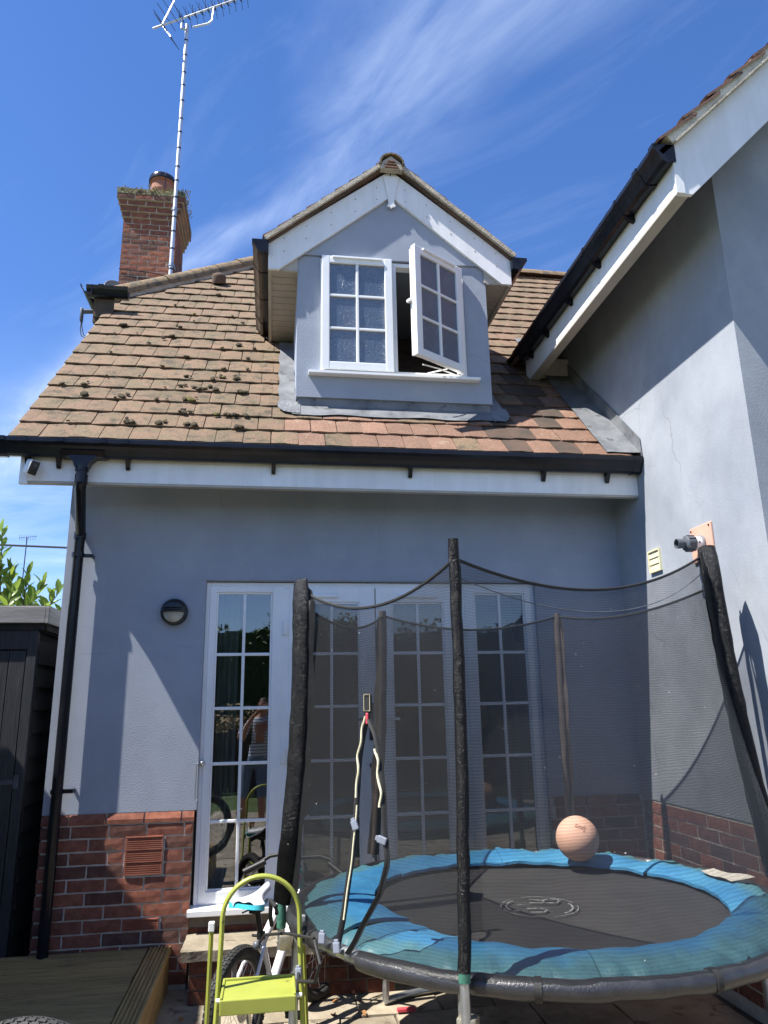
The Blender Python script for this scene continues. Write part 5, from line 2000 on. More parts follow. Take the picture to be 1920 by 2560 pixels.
def bott(deg):
    return ring_pt(deg, 1.13 + .05 * (math.cos(R(deg)) > .6) * (math.cos(R(deg)) - .6) / .4, .60)


def net_fn(d0, d1, A, B, sag, bow):
    def top(u):
        p = A.lerp(B, u)
        p = p - V3((0, 0, sag * 4 * u * (1 - u)))
        c = V3((TC.x - p.x, TC.y - p.y, 0)).normalized()
        return p + c * (bow * 4 * u * (1 - u))

    def fn(u, v):
        a = bott(d0 + (d1 - d0) * u)
        b = top(u)
        p = a.lerp(b, v)
        c = V3((TC.x - p.x, TC.y - p.y, 0)).normalized()
        k = mnoise.noise((u * 4 + d0, v * 3, 2.2))
        p = p + c * (.018 * k * math.sin(math.pi * v) + .05 * math.sin(math.pi * v) * math.sin(math.pi * u) * .6)
        return p
    return fn, top


def hem(top, u0, u1, r=.007):
    return MB().tube([top(u0 + (u1 - u0) * i / 24) for i in range(25)], r, 6)


def drop(p, dz):
    return V3((p.x, p.y, p.z - dz))


PN = [('front', 'right', 238, 360, .075, .02, .16, .0), ('right', 'br', 360, 419.5, .21, .02, .075, .02), ('br', 'bl', 59.5, 120.5, .02, .03, .09, .02), ('bl', 'left', 120.5, 178, .03, .10, .10, .02)]
for a, b, d0, d1, za, zb_, sag, bow in PN:
    fn, top = net_fn(d0, d1, drop(POLES[a][1], za), drop(POLES[b][1], zb_), sag, bow)
    net = obj('net_panel', MB().grid(fn, 28, 24), M['net'], tr, 60, fix=False)
    obj('net_hem', hem(top, 0, 1), M['webbing'], net, 40)
    if a == 'front':
        obj('net_seam', MB().tube([fn(i / 30, .955 - .03 * math.sin(math.pi * i / 30)) for i in range(31)], .0022, 4), M['fluegrey'], net)

# the entrance panel, with its zip hanging open
fn, top = net_fn(178, 238, drop(POLES['left'][1], .035), drop(POLES['front'][1], .075), .135, .01)
U0 = .535
VS = [0, .05, .10, .18, .26, .34, .43, .53, .60, .66]
UL = [.54, .545, .55, .55, .55, .545, .53, .52, .525, U0]
UR = [.58, .62, .65, .71, .73, .70, .675, .635, .595, U0]


def lin(xs, ys, x):
    for i in range(len(xs) - 1):
        if x <= xs[i + 1]:
            t = (x - xs[i]) / (xs[i + 1] - xs[i])
            t = t * t * (3 - 2 * t) if False else t
            return ys[i] + (ys[i + 1] - ys[i]) * t
    return ys[-1]


netL = obj('net_panel', MB().grid(lambda u, v: fn(u * lin(VS, UL, v), v), 14, 30), M['net'], tr, 60, fix=False)
netR = obj('net_panel', MB().grid(lambda u, v: fn(lin(VS, UR, v) + u * (1 - lin(VS, UR, v)), v), 14, 30), M['net'], tr, 60, fix=False)
obj('net_hem', hem(top, 0, U0), M['webbing'], netL, 40)
obj('net_hem', hem(top, U0, 1), M['webbing'], netR, 40)


def edge_pts(U, v0, v1, n=36, du=0.0, wob=0.0):
    return [fn(lin(VS, U, v0 + (v1 - v0) * i / n) + du + wob * 2.4 * mnoise.noise((i * .095, wob * 900, du * 50)) * (1 if i < n - 3 else .3), v0 + (v1 - v0) * i / n) for i in range(n + 1)]


for U, nt_, du in ((UL, netL, -.012), (UR, netR, .012)):
    obj('door_webbing', MB().tube(edge_pts(U, .02, .66, 36, 0), .009, 6, flat=((1, 0, 0), 1.3, .35)), M['webbing'], nt_, 50)
obj('zip_tape', MB().tube([p + V3((-.006, -.012, 0)) for p in edge_pts(UL, .42, .655, 40, -.004, .010)], .0052, 6), M['zip'], netL, 50)
obj('zip_tape', MB().tube([p + V3((-.004, -.011, 0)) for p in edge_pts(UL, .10, .40, 40, .006, .002)], .0038, 6), M['zip'], netL, 50)
obj('zip_tape', MB().tube([p + V3((-.010, -.012, 0)) for p in edge_pts(UR, .40, .56, 40, -.010, .008)], .0052, 6), M['zip'], netR, 50)
q = fn(U0, .695)
fw = V3((-.5, -.85, .1)).normalized()
sdv = V3((0, 0, 1)).cross(fw).normalized()
obj('zip_tab', MB().obox(q + fw * .012, sdv * .018, (0, 0, .038), fw * .004, 0, .003), M['webbing'], netL)
obj('tab_stitching', MB().tube([q + fw * .018 + sdv * a + V3((0, 0, b)) for a, b in ((-.013, -.032), (.013, -.032), (.013, .032), (-.013, .032))], .0016, 4, closed=True), M['zip'], netL)
obj('zip_slider', MB().obox(q + fw * .016 + V3((0, 0, -.062)), sdv * .006, (0, 0, .022), fw * .005, 0, .003), M['red_tag'], netL)


def buckle(p, rot, parent, s=.72):
    u = (sdv * math.cos(rot) + V3((0, 0, 1)) * math.sin(rot))
    v = fw.cross(u)
    mb = MB().obox(p, u * .019 * s, v * .026 * s, fw * .006, 0, .004)
    mb.obox(p + v * .030 * s, u * .012 * s, v * .008 * s, fw * .005, 0, .002)
    o = obj('buckle', mb, M['buckle'], parent)
    return o


buckle(fn(.55, .345) + fw * .015, .4, netL)
buckle(fn(.70, .315) + fw * .015, 1.25, netR)
buckle(fn(.55, .03) + fw * .02, .1, netL)
buckle(ring_pt(199, 1.165, .50), .15, tr)
buckle(ring_pt(207, 1.145, .655), .0, tr)
st = MB()
st.tube([ring_pt(208, 1.19, .66), ring_pt(211, 1.205, .60), ring_pt(209, 1.20, .53), ring_pt(203, 1.20, .50), ring_pt(199, 1.165, .50)], .007, 6)
st.tube([ring_pt(207, 1.18, .66), ring_pt(196, 1.2, .63), ring_pt(185, 1.24, .57), ring_pt(183, 1.26, .53)], .006, 6)
st.tube([ring_pt(188, 1.20, .665), ring_pt(190, 1.21, .70), ring_pt(186, 1.22, .705), ring_pt(186, 1.22, .64), ring_pt(184, 1.21, .60)], .010, 6)
obj('tie_strap', st, M['webbing'], tr, 50)
obj('bungee_ball', MB().lathe([(0, -.019), (.013, -.014), (.019, 0), (.013, .014), (0, .019)], ring_pt(182, 1.27, .515), n=14, cap=False), M['fluegrey'], tr, 60)

# ball
bp = V3((1.678, -.905, .660 + .116))
ball = thing('ball', (bp.x, bp.y, .660), 'faded orange ball resting on the far edge of the trampoline', 'ball')
mb = MB()
mb.grid(lambda u, v: bp + V3((math.cos(6.28319 * u) * math.sin(math.pi * max(.001, min(.999, v))), math.sin(6.28319 * u) * math.sin(math.pi * max(.001, min(.999, v))), -math.cos(math.pi * max(.001, min(.999, v))))) * .116, 40, 24, wrap=True)
obj('ball_shell', mb, M['ball'], ball, 80)


def ball_text():
    # worn lettering wrapped on to the ball, upside down along its upper right
    cu = bpy.data.curves.new('ball_lettering', 'FONT')
    cu.body = 'Sports'
    cu.size = .045
    cu.align_x = 'LEFT'
    tmp = bpy.data.objects.new('ball_lettering', cu)
    col.objects.link(tmp)
    bpy.context.view_layer.update()
    me = bpy.data.meshes.new_from_object(tmp.evaluated_get(bpy.context.evaluated_depsgraph_get()))
    bpy.data.objects.remove(tmp)
    cen = (CAM - bp).normalized()
    rt = _r2
    up = _u2
    # start of the word and reading direction as seen from the garden
    mbx = MB()
    s0 = (.055, .060)
    dr = V3((-.72, .42)).to_2d().normalized() if False else None
    ang = R(152)
    ca, sa = math.cos(ang), math.sin(ang)
    vs = []
    for v in me.vertices:
        x = s0[0] + v.co.x * .62 * ca - (v.co.y - .0) * sa
        y = s0[1] + v.co.x * .62 * sa + (v.co.y - .0) * ca
        rr = min(.95, math.hypot(x, y) / .116)
        d_ = rt * (x / .116) + up * (y / .116) + cen * math.sqrt(max(.02, 1 - rr * rr))
        vs.append(bp + d_.normalized() * .1168)
    mbx.add(vs, [tuple(p.vertices) for p in me.polygons])
    obj('ball_lettering', mbx, M['ball_ink'], ball, fix=False)


ball_text()

# ================================================================== STEP STOOL
ss = thing('step_stool', (-.02, -1.78, GZ), 'lime green folding step stool with hooped handle', 'step stool')
hx0, hx1, hy = -.182, .134, -1.80
hoop = [(-.205, -1.86, GZ), (-.190, -1.825, .30), (-.182, -1.81, .50), (-.178, -1.802, .62)]
for i in range(0, 21):
    t = math.pi - math.pi * i / 20
    hoop.append((-.0255 + .1515 * math.cos(t), -1.797, .695 + .150 * math.sin(t)))
hoop += [(.1285, -1.802, .62), (.133, -1.81, .50), (.143, -1.825, .30), (.160, -1.86, GZ)]
obj('hoop_frame', MB().tube(hoop, .0108, 12, flat=((0, 1, 0), 1.2, .9)), M['lime'], ss, 35)
for s, xa, xb, zt in ((-1, -.224, -.252, .635), (1, .142, .190, .640)):
    l = obj('rear_leg', MB().tube([(xa, -1.70, zt), (xb, -1.44, GZ)], .0115, 4, flat=((0, 1, 0), 1.4, .8)), M['lime'], ss)
    obj('leg_cap', MB().bbox(xa - .012, xa + .012, -1.717, -1.688, zt - .004, zt + .030, .003), M['white_cap'], ss)


def step(z, x0, x1, y0, y1):
    mb = MB()
    mb.bbox(x0, x1, y0, y1, z - .006, z + .006, .005)
    mb.bbox(x0, x1, y0 - .004, y0 + .010, z - .048, z + .004, .004)
    mb.bbox(x0, x0 + .010, y0, y1, z - .045, z + .012, .003)
    mb.bbox(x1 - .010, x1, y0, y1, z - .045, z + .012, .003)
    mb.bbox(x0, x1, y1 - .010, y1, z - .040, z + .016, .004)
    return mb


obj('step_tread', step(.452, -.170, .112, -1.93, -1.73), M['lime'], ss)
obj('step_tread', step(.18, -.170, .122, -2.02, -1.84), M['lime'], ss)
for x0, x1, z in ((-.188, -.165, .432), (.108, .136, .432), (-.190, -.165, .16), (.118, .140, .16)):
    obj('pivot_pin', MB().tube([(x0, -1.86, z), (x1, -1.86, z)], .008, 8), M['white_cap'], ss, 40)
obj('brace_rod', MB().tube([(-.174, -1.80, .43), (-.178, -1.72, GZ + .05)], .005, 6).tube([(.118, -1.80, .43), (.128, -1.72, GZ + .05)], .005, 6), M['steel'], ss)

# ================================================================== BICYCLE


def wheel_mb(c, ax, r, tyre_r, knob=True):
    """returns tyre, rim, spokes, hub builders for a wheel about axis ax"""
    c, ax = V3(c), V3(ax).normalized()
    a = V3((0, 0, 1))
    a = (a - ax * a.dot(ax)).normalized()
    b = ax.cross(a)
    R0 = r - tyre_r

    def P(t, rad, off=0):
        return c + (a * math.cos(t) + b * math.sin(t)) * rad + ax * off
    ty = MB().tube([P(2 * math.pi * i / 60, R0) for i in range(60)], tyre_r, 14, closed=True)
    kn = MB()
    if knob:
        for i in range(60):
            for row, offs in enumerate((-.72, -.25, .25, .72)):
                t = 2 * math.pi * (i + (.5 if row % 2 else 0)) / 60
                ang = offs * .95
                d_ = (a * math.cos(t) + b * math.sin(t)) * math.cos(ang) + ax * math.sin(ang)
                q = c + (a * math.cos(t) + b * math.sin(t)) * R0 + d_ * (tyre_r + .0005)
                tv = -a * math.sin(t) + b * math.cos(t)
                kn.obox(q, tv * .0095, d_.cross(tv) * tyre_r * .21, d_ * .003)
    rim = MB().tube([P(2 * math.pi * i / 48, R0 - tyre_r * .95) for i in range(48)], tyre_r * .42, 8, closed=True)
    spk = MB()
    for i in range(24):
        t = 2 * math.pi * i / 24
        s = (1 if i % 2 else -1)
        spk.tube([P(t + .5 * s, .02, .028 * s), P(t, R0 - tyre_r)], .0011, 4)
    hub = MB().tube([c - ax * .05, c + ax * .05], .015, 12).tube([c - ax * .03, c - ax * .026], .024, 14).tube([c + ax * .026, c + ax * .03], .024, 14)
    return ty, kn, rim, spk, hub


def add_wheel(parent, c, ax, r, tr_, name='wheel'):
    ty, kn, rim, spk, hub = wheel_mb(c, ax, r, tr_)
    t = obj('tyre' if name == 'wheel' else name, ty, M['tyre'], parent, 60)
    obj('tread_blocks', kn, M['tyre'], t)
    obj('rim', rim, M['rim'], t, 60)
    obj('spokes', spk, M['steel'], t)
    obj('hub', hub, M['black_part'], t, 40)
    return t


bk = thing('bicycle', (.09, -.70, GZ), 'white and pink child bicycle with turquoise saddle between the stool and trampoline', 'bicycle')
rw = V3((-.135, -1.13, GZ + .255))
fw_ = V3((.300, -.345, GZ + .255))
hd = (fw_ - rw)
hd.z = 0
hd.normalize()
lat = V3((hd.y, -hd.x, 0))
add_wheel(bk, rw, lat, .255, .027)
ftilt = (hd * math.cos(R(8)) + lat * math.sin(R(8)))
add_wheel(bk, fw_, V3((ftilt.y, -ftilt.x, 0)), .255, .027)


def bpt(f, z, l=0.0):
    return rw + hd * f + lat * l + V3((0, 0, z - .255 + 0))


bb_ = bpt(.33, .24)
st_top = bpt(.215, .50)
hdt = bpt(.615, .735)
hdb = bpt(.66, .60)
obj('seat_tube', MB().tube([bb_, st_top], .017, 12), M['bikewhite'], bk, 40)
obj('down_tube', MB().tube([bb_, hdb.lerp(hdt, .15)], .024, 14), M['bikewhite'], bk, 40)
tt = MB().tube([st_top.lerp(bb_, .12), st_top.lerp(hdt, .62)], .021, 14)
obj('top_tube', tt, M['bikewhite'], bk, 40)
obj('top_tube_front', MB().tube([st_top.lerp(hdt, .62), hdt.lerp(hdb, .3)], .0215, 14), M['pink'], bk, 40)
obj('head_tube', MB().tube([hdb, hdt], .022, 14), M['turq'], bk, 40)
cs = MB()
for l in (-1, 1):
    cs.tube([bb_ + lat * .02 * l, bpt(.16, .255, .045 * l), bpt(0, .255, .062 * l)], .009, 8)
    cs.tube([st_top.lerp(bb_, .15) + lat * .012 * l, bpt(.13, .40, .045 * l), bpt(0, .255, .062 * l)], .009, 8)
obj('rear_stays', cs, M['bikewhite'], bk, 40)
fk = MB()
for l in (-1, 1):
    fk.tube([hdb + lat * .01 * l, hdb + lat * .05 * l - V3((0, 0, .05)), fw_ + V3((0, 0, 0)) + lat * .05 * l], .012, 8)
obj('fork', fk, M['bikewhite'], bk, 40)
obj('seat_post', MB().tube([st_top, bpt(.17, .635)], .0135, 12), M['black_part'], bk, 40)
obj('seat_clamp', MB().tube([st_top - V3((0, 0, .012)), st_top + V3((0, 0, .02))], .021, 12).tube([st_top - lat * .05, st_top + lat * .02], .007, 8), M['black_part'], bk, 40)


def saddle_mb(zlow, zhi):
    mb = MB()
    c = bpt(.10, .66)

    def fn(u, v):
        s_ = v                                   # 0 back .. 1 nose
        wd_ = .088 * math.exp(-(s_ / .42) ** 2.4) * (.45 + .55 * min(1, s_ * 7)) + .018 + .006 * s_
        if s_ > .97:
            wd_ *= .6
        t = math.pi * u
        x = -wd_ * math.cos(t)
        z = .030 * math.sin(t) ** .7 + .010 * (1 - s_) + .046 * s_ * s_ * (1.25 - .25 * s_)
        dip = -.010 * math.exp(-((u - .5) / .12) ** 2) * max(0, 1 - s_ * 1.6)
        return c + hd * (-.06 + .235 * s_) + lat * x + V3((0, 0, z + dip))
    return mb, fn


mb, fn_s = saddle_mb(0, 0)
mb.grid(fn_s, 18, 20)
sadl = obj('saddle', mb, M['saddle_white'], bk, 70)
mb2, _ = saddle_mb(0, 0)


def fn_skirt(u, v):
    q = fn_s(0 if u < .5 else 1, abs(1 - 2 * u))
    if abs(2 * u - 1) < .03:
        pass
    return q + V3((0, 0, .004 - .034 * v * (.4 + .6 * min(1, abs(1 - abs(1 - 2 * u)) * 1.6 + (0.25)))))


# turquoise lower band round the rear of the saddle
band = MB()
cs_ = bpt(.10, .66)
path = []
for i in range(21):
    s_ = .62 * (1 - i / 10.0) if i <= 10 else .62 * (i - 10) / 10.0
    q = fn_s(0.0 if i < 10 else 1.0, max(0.0, s_))
    path.append(q)
for j in range(2):
    pass
nb_ = len(path)
vs = [q + V3((0, 0, .014)) - hd * .006 for q in path] + [q - V3((0, 0, .026)) - hd * .010 + V3((0, 0, .020)) * math.exp(-(((i - 10) / 3.2) ** 2)) for i, q in enumerate(path)]
band.add(vs, [(i, i + 1, nb_ + i + 1, nb_ + i) for i in range(nb_ - 1)])
cc = bpt(.14, .655)
vs2 = vs[nb_:]
band.add(vs2 + [cc], [(i, i + 1, nb_) for i in range(nb_ - 1)])
obj('saddle_band', band, M['turq'], sadl, 60)
obj('saddle_rails', MB().tube([bpt(.08, .635, -.03), bpt(.20, .635, -.02), bpt(.28, .655, 0), bpt(.20, .635, .02), bpt(.08, .635, .03)], .004, 6).obox(bpt(.16, .635), hd * .03, lat * .025, (0, 0, .016), 0, .004), M['black_part'], sadl, 40)
hb = MB()
st0 = hdt + V3((0, 0, .05)) + hd * .03
hb.tube([hdt, hdt + V3((0, 0, .04)), st0], .014, 10)
L1 = st0 - lat * .13 + V3((0, 0, .012)) - hd * .01
L2 = st0 - lat * .31 - hd * .09 - V3((0, 0, .075))
R1 = st0 + lat * .13 + V3((0, 0, .012)) - hd * .01
R2 = st0 + lat * .29 - hd * .07 - V3((0, 0, .06))
hb.tube([L2, L1 - lat * .06 + V3((0, 0, -.012)), L1, st0, R1, R1 + lat * .06 + V3((0, 0, -.012)), R2], .011, 10)
obj('handlebar', hb, M['black_part'], bk, 40)
for p, q in ((L2, L1), (R2, R1)):
    obj('grip', MB().tube([p, p.lerp(q, .60)], .0165, 12, radii=[.019, .0165]), M['black_part'], bk, 40)
cb_ = MB()
for k in range(3):
    cb_.tube([L1.lerp(st0, .3) + V3((0, 0, .01)), st0 + hd * (.07 + .02 * k) + V3((0, 0, .07 - .02 * k)) - lat * .03, st0 + hd * .05 - V3((0, 0, .08 + .03 * k)), hdb + lat * .02 * k], .0032, 6)
obj('brake_cable', cb_, M['cable'], bk, 50)
cr_ = MB().lathe([(.06, -.004), (.06, .004)], bb_ + lat * .05, lat, 24).tube([bb_ + lat * .05, bb_ + lat * .075 - V3((0, 0, .12)) + hd * .03], .010, 8).tube([bb_ - lat * .05, bb_ - lat * .075 + V3((0, 0, .12)) - hd * .03], .010, 8)
cr_.obox(bb_ + lat * .12 - V3((0, 0, .12)) + hd * .03, lat * .04, hd * .03, (0, 0, .010)).obox(bb_ - lat * .12 + V3((0, 0, .12)) - hd * .03, lat * .04, hd * .03, (0, 0, .010))
obj('crankset', cr_, M['black_part'], bk, 40)
cas = MB()
for k in range(6):
    cas.lathe([(.055 - .006 * k, 0), (.055 - .006 * k, .0025)], rw + lat * (.036 + .004 * k), lat, 20)
cas.tube([rw + lat * .06, rw + lat * .065 - V3((0, 0, .10)) + hd * .02], .012, 8)
obj('cassette', cas, M['chrome'], bk, 40)
rf = MB().obox(rw + V3((0, 0, .15)) - hd * .02 - lat * .005, V3((0, 0, .036)), hd * .020, lat * .004, 0, .004)
obj('spoke_reflector', rf, M['dish'], bk)

# a second bicycle, nearly all of it outside the picture
sw = thing('bicycle', (-.643, -2.65, .13), 'second bicycle at the lower left, only its knobbly tyre top in view', 'bicycle')
W2 = V3((-.643, -2.65, .41))
add_wheel(sw, W2, (.12, 1, .05), .28, .030)
add_wheel(sw, W2 + V3((-1.02, .12, 0)), (.12, 1, .05), .28, .030)
obj('bicycle_frame', MB().tube([W2, W2 + V3((-.40, .05, -.02)), W2 + V3((-.90, .11, .30)), W2 + V3((-.98, .12, .40))], .017, 10)
    .tube([W2 + V3((-.40, .05, -.02)), W2 + V3((-.52, .06, .40))], .015, 10).tube([W2 + V3((-.94, .11, .36)), W2 + V3((-1.02, .12, 0))], .013, 8), M['black_part'], sw, 40)
obj('saddle', MB().obox(W2 + V3((-.52, .06, .43)), (.11, .01, 0), (0, .06, 0), (0, 0, .025), 0, .02), M['black_part'], sw, 50)

# ================================================================== DECKING, STEP, SHED
dk = thing('decking', (-1.4, -1.6, GZ), 'ribbed timber decking at the lower left, shaded', 'decking')


def deck_board(x0, x1, yc, z, wd=.137, grooves=5):
    pts = []
    n = grooves
    g = wd / n
    y = yc - wd / 2
    pts.append((x0, y, z - .028))
    for k in range(n):
        a = y + k * g
        pts += [(x0, a + g * .10, z - .006), (x0, a + g * .22, z), (x0, a + g * .78, z), (x0, a + g * .90, z - .006)]
    pts.append((x0, y + wd, z - .028))
    return MB().prism(pts, (x1 - x0, 0, 0))


yb_ = -.02 - .07
while yb_ > -3.3:
    jx = rng.uniform(-.004, .004)
    obj('deck_board', deck_board(-2.9, -.700 + jx, yb_, .130 + rng.uniform(-.0015, .0015)), M['deck'], dk)
    yb_ -= .1455
# edge board runs across the ends
eb = []
wd_ = .128
n = 6
g = wd_ / n
pts = [(-.694, -.015, .10)]
for k in range(n):
    a = -.694 + k * g
    pts += [(a + g * .10, -.015, .125), (a + g * .24, -.015, .133), (a + g * .76, -.015, .133), (a + g * .90, -.015, .125)]
pts.append((-.694 + wd_, -.015, .10))
obj('edge_board', MB().prism(pts, (0, -3.3, 0)), M['deck_edge'], dk)
obj('deck_joist', MB().box(-.60, -.575, -3.3, -.03, GZ, .099).box(-2.8, -2.75, -3.3, -.03, GZ, .099).box(-1.6, -1.55, -3.3, -.03, GZ, .099), M['deck_edge'], dk)

stp = thing('door_step', (-.1, -.18, GZ), 'worn stone slab step on a brick base below the doors', 'step')
sl_ = MB()
sl_.grid(lambda u, v: (-.48 + 1.25 * u + .006 * mnoise.noise((u * 9, v * 5, 0)), -.005 - (.345 + .012 * mnoise.noise((u * 14, 4, 0))) * v, .186 + .004 * mnoise.noise((u * 7, v * 5, 3))), 26, 8)
nv = len(sl_.v)
w1 = 27
rim = list(range(w1)) + [j * w1 + 26 for j in range(1, 9)] + [8 * w1 + q for q in range(25, -1, -1)] + [j * w1 for j in range(7, 0, -1)]
sl_.v += [(sl_.v[k][0] * .995, sl_.v[k][1] * .985, sl_.v[k][2] - .055 + .006 * mnoise.noise((sl_.v[k][0] * 12, 8, 0))) for k in rim]
for k in range(len(rim)):
    sl_.f.append((rim[k], nv + k, nv + (k + 1) % len(rim), rim[(k + 1) % len(rim)]))
sl_.f.append(tuple(range(nv, nv + len(rim))))
sl_.mi = [0] * len(sl_.f)
obj('step_slab', sl_, M['stone'], stp)
base_ = obj('step_base', MB().box(-.435, .74, -.30, -.03, GZ - .03, .130), M['mortar_dark'], stp)
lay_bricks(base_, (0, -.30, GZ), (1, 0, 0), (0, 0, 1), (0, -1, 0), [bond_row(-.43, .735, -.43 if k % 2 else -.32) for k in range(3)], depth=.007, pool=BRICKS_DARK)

shd = thing('shed', (-2.3, .6, GZ), 'black stained timber shed with grey roof boards at the left edge', 'shed')
SX, SY = -1.515, .055
obj('shed_frame', MB().box(-3.2, SX - .012, SY + .03, 2.4, GZ, 2.02), M['shed_side'], shd)
obj('roof_board', MB().bbox(-3.3, -1.472, SY - .055, SY - .030, 2.062, 2.168, .003), M['shed_roof'], shd)
obj('roof_board', MB().bbox(-1.474, -1.450, SY - .054, 2.45, 2.060, 2.166, .003), M['shed_roof'], shd)
obj('roof_felt', MB().prism([(-3.3, SY - .05, 2.163), (-1.455, SY - .05, 2.163), (-1.455, 2.45, 2.163), (-3.3, 2.45, 2.163)], (0, 0, .012)), M['shed_roof'], shd)
obj('eaves_shadow_board', MB().box(-3.25, -1.49, SY - .028, SY + .02, 2.02, 2.062).box(-1.512, -1.476, SY + .02, 2.4, 2.02, 2.06), M['shed_side'], shd)
obj('corner_post', MB().bbox(SX - .060, SX, SY - .018, SY + .03, GZ, 2.02, .003), M['shed'], shd)
obj('door_header', MB().bbox(-3.2, SX - .061, SY - .015, SY + .03, 1.895, 2.02, .003), M['shed'], shd)
x = SX - .066
k = 0
while x > -3.1:
    wdt = .098
    obj('door_board', MB().bbox(x - wdt, x, SY - .012, SY + .028, GZ + .10, 1.888, .003), M['shed'], shd)
    x -= wdt + (.010 if k % 2 else .003)
    k += 1
hg_ = MB().bbox(SX - .060, SX - .030, SY - .026, SY - .018, 1.045, 1.125, .002).bbox(-2.2, SX - .062, SY - .020, SY - .012, 1.070, 1.096, .002)
for xx in (SX - .09, SX - .12, SX - .045):
    hg_.lathe([(.005, 0), (.005, .004)], (xx, SY - .020, 1.083), (0, -1, 0), 8)
obj('strap_hinge', hg_, M['fluegrey'], shd)
for k in range(14):
    z = GZ + .02 + .145 * k
    obj('cladding_board', MB().prism([(SX - .012, SY + .031, z), (SX + .012, SY + .031, z), (SX - .002, SY + .031, z + .150), (SX - .012, SY + .031, z + .150)], (0, 2.35, 0)), M['shed_side'], shd)

# ================================================================== PLANTS


def leaf_mesh(m, seed, l=1.0, w=.40, curl=.15):
    r = random.Random(seed)
    mb = MB()
    n = 4
    cu = curl * r.uniform(.5, 1.5)

    def fn(u, v):
        s_ = math.sin(math.pi * (v * .94 + .03)) ** .8
        x = (u - .5) * w * s_
        return (x, v * l, abs(u - .5) * .22 * w * s_ * 2 - cu * v * v)
    mb.grid(fn, 2, n)
    return mesh_of(mb, m, 'leaf', Z0, 60, fix=False)


def translucent(m, amt, c):
    N, L, p = nodes_of(m)
    out = [n for n in N if n.type == 'OUTPUT_MATERIAL'][0]
    t = N.new('ShaderNodeBsdfTranslucent')
    t.inputs[0].default_value = (*c, 1)
    mx = N.new('ShaderNodeMixShader')
    mx.inputs[0].default_value = amt
    L.new(p.outputs[0], mx.inputs[1])
    L.new(t.outputs[0], mx.inputs[2])
    L.new(mx.outputs[0], out.inputs[0])


translucent(M['leaf'], 0.42, (0.30, 0.42, 0.06))
LEAVES = [leaf_mesh(M['leaf'], s) for s in range(4)]


def shrub():
    sh = thing('laurel_shrub', (-2.1, 1.3, GZ), 'glossy green laurel shrub rising behind the black shed', 'shrub')
    stems = MB()
    spots = []
    tips = [(-2.10, 1.15, 2.62), (-1.98, 1.2, 2.60), (-1.86, 1.25, 2.55), (-1.75, 1.25, 2.44), (-1.68, 1.3, 2.30), (-2.02, 1.0, 2.42), (-2.22, 1.1, 2.75), (-2.30, 1.2, 2.95), (-2.36, 1.1, 2.82), (-2.15, 1.3, 2.40), (-1.9, 1.1, 2.35), (-2.4, 1.3, 2.6), (-2.45, 1.0, 2.5), (-1.80, 1.1, 2.28), (-2.28, 1.0, 2.45), (-2.55, 1.2, 2.8), (-2.42, 1.1, 3.08), (-2.30, 1.05, 3.05), (-2.2, 1.15, 2.92)]
    for t in tips:
        b = V3((-2.15 + rng.uniform(-.1, .1), 1.35, 1.9))
        tp = V3(t)
        mid = b.lerp(tp, .5) + V3((rng.uniform(-.04, .04), rng.uniform(-.04, .04), 0))
        stems.tube([V3((-2.1, 1.4, GZ)), b, mid, tp], .006, 5, radii=[.02, .009, .006, .003])
        for k in range(15):
            f = k / 14.0
            q = mid.lerp(tp, f) if f > .2 else b.lerp(mid, f * 2 + .4)
            az = k * 2.4 + rng.uniform(-.3, .3)
            el = R(20 + 55 * f) + rng.uniform(-.25, .25)
            d = V3((math.cos(az) * math.cos(el), math.sin(az) * math.cos(el), math.sin(el)))
            spots.append((q, d, rng.uniform(.12, .19) * (1 - .25 * f)))
    obj('stem', stems, M['bark'], sh)
    for q, d, l in spots[:290]:
        n = d.cross(V3((rng.uniform(-1, 1), rng.uniform(-1, 1), rng.uniform(-1, 1)))).normalized()
        if n.z < 0:
            n = -n
        inst('leaf', rng.choice(LEAVES), sh, frame3(q, d.cross(n), d, n) @ Matrix.Scale(l, 4))


shrub()

# overhead cable and a far aerial beyond the shrub
cbl = tag(obj('overhead_cable', MB().tube([(-9.0, 2.4, 3.35), (-4.5, 2.1, 3.08), (-2.4, 2.0, 2.995), (-1.30, 1.95, 2.95)], .010, 6), M['cable'], None), 'thin dark overhead cable running to the left house corner', 'cable')
fa_ = thing('tv_aerial', (-9.5, 24.0, 0), 'tiny distant tv aerial showing between the laurel leaves', 'aerial')
bx = V3((-9.35, 24, 7.95))
obj('mast', MB().tube([(bx.x, 24, 0), bx], .02, 6), M['dark_metal'], fa_)
e = MB().tube([bx - V3((.30, 0, .02)), bx + V3((.36, 0, .05))], .008, 5)
for k in range(8):
    q = bx + V3((-.27 + .08 * k, 0, 0))
    e.tube([q - V3((0, 0, .11)), q + V3((0, 0, .11))], .005, 4)
obj('boom', e, M['dark_metal'], fa_)

# unseen hedge added at the left, its top shaped to shade wall and decking


def leaf_cloud(mb, n, fnpt, size):
    for _ in range(n):
        c, nn = fnpt()
        a = V3((rng.uniform(-1, 1), rng.uniform(-1, 1), rng.uniform(-1, 1))).normalized()
        b = a.cross(V3((rng.uniform(-1, 1), rng.uniform(-1, 1), rng.uniform(-1, 1)))).normalized()
        s_ = size * rng.uniform(.6, 1.3)
        mb.add([c - a * s_, c + b * s_ * .45, c + a * s_, c - b * s_ * .45], [(0, 1, 2, 3)])


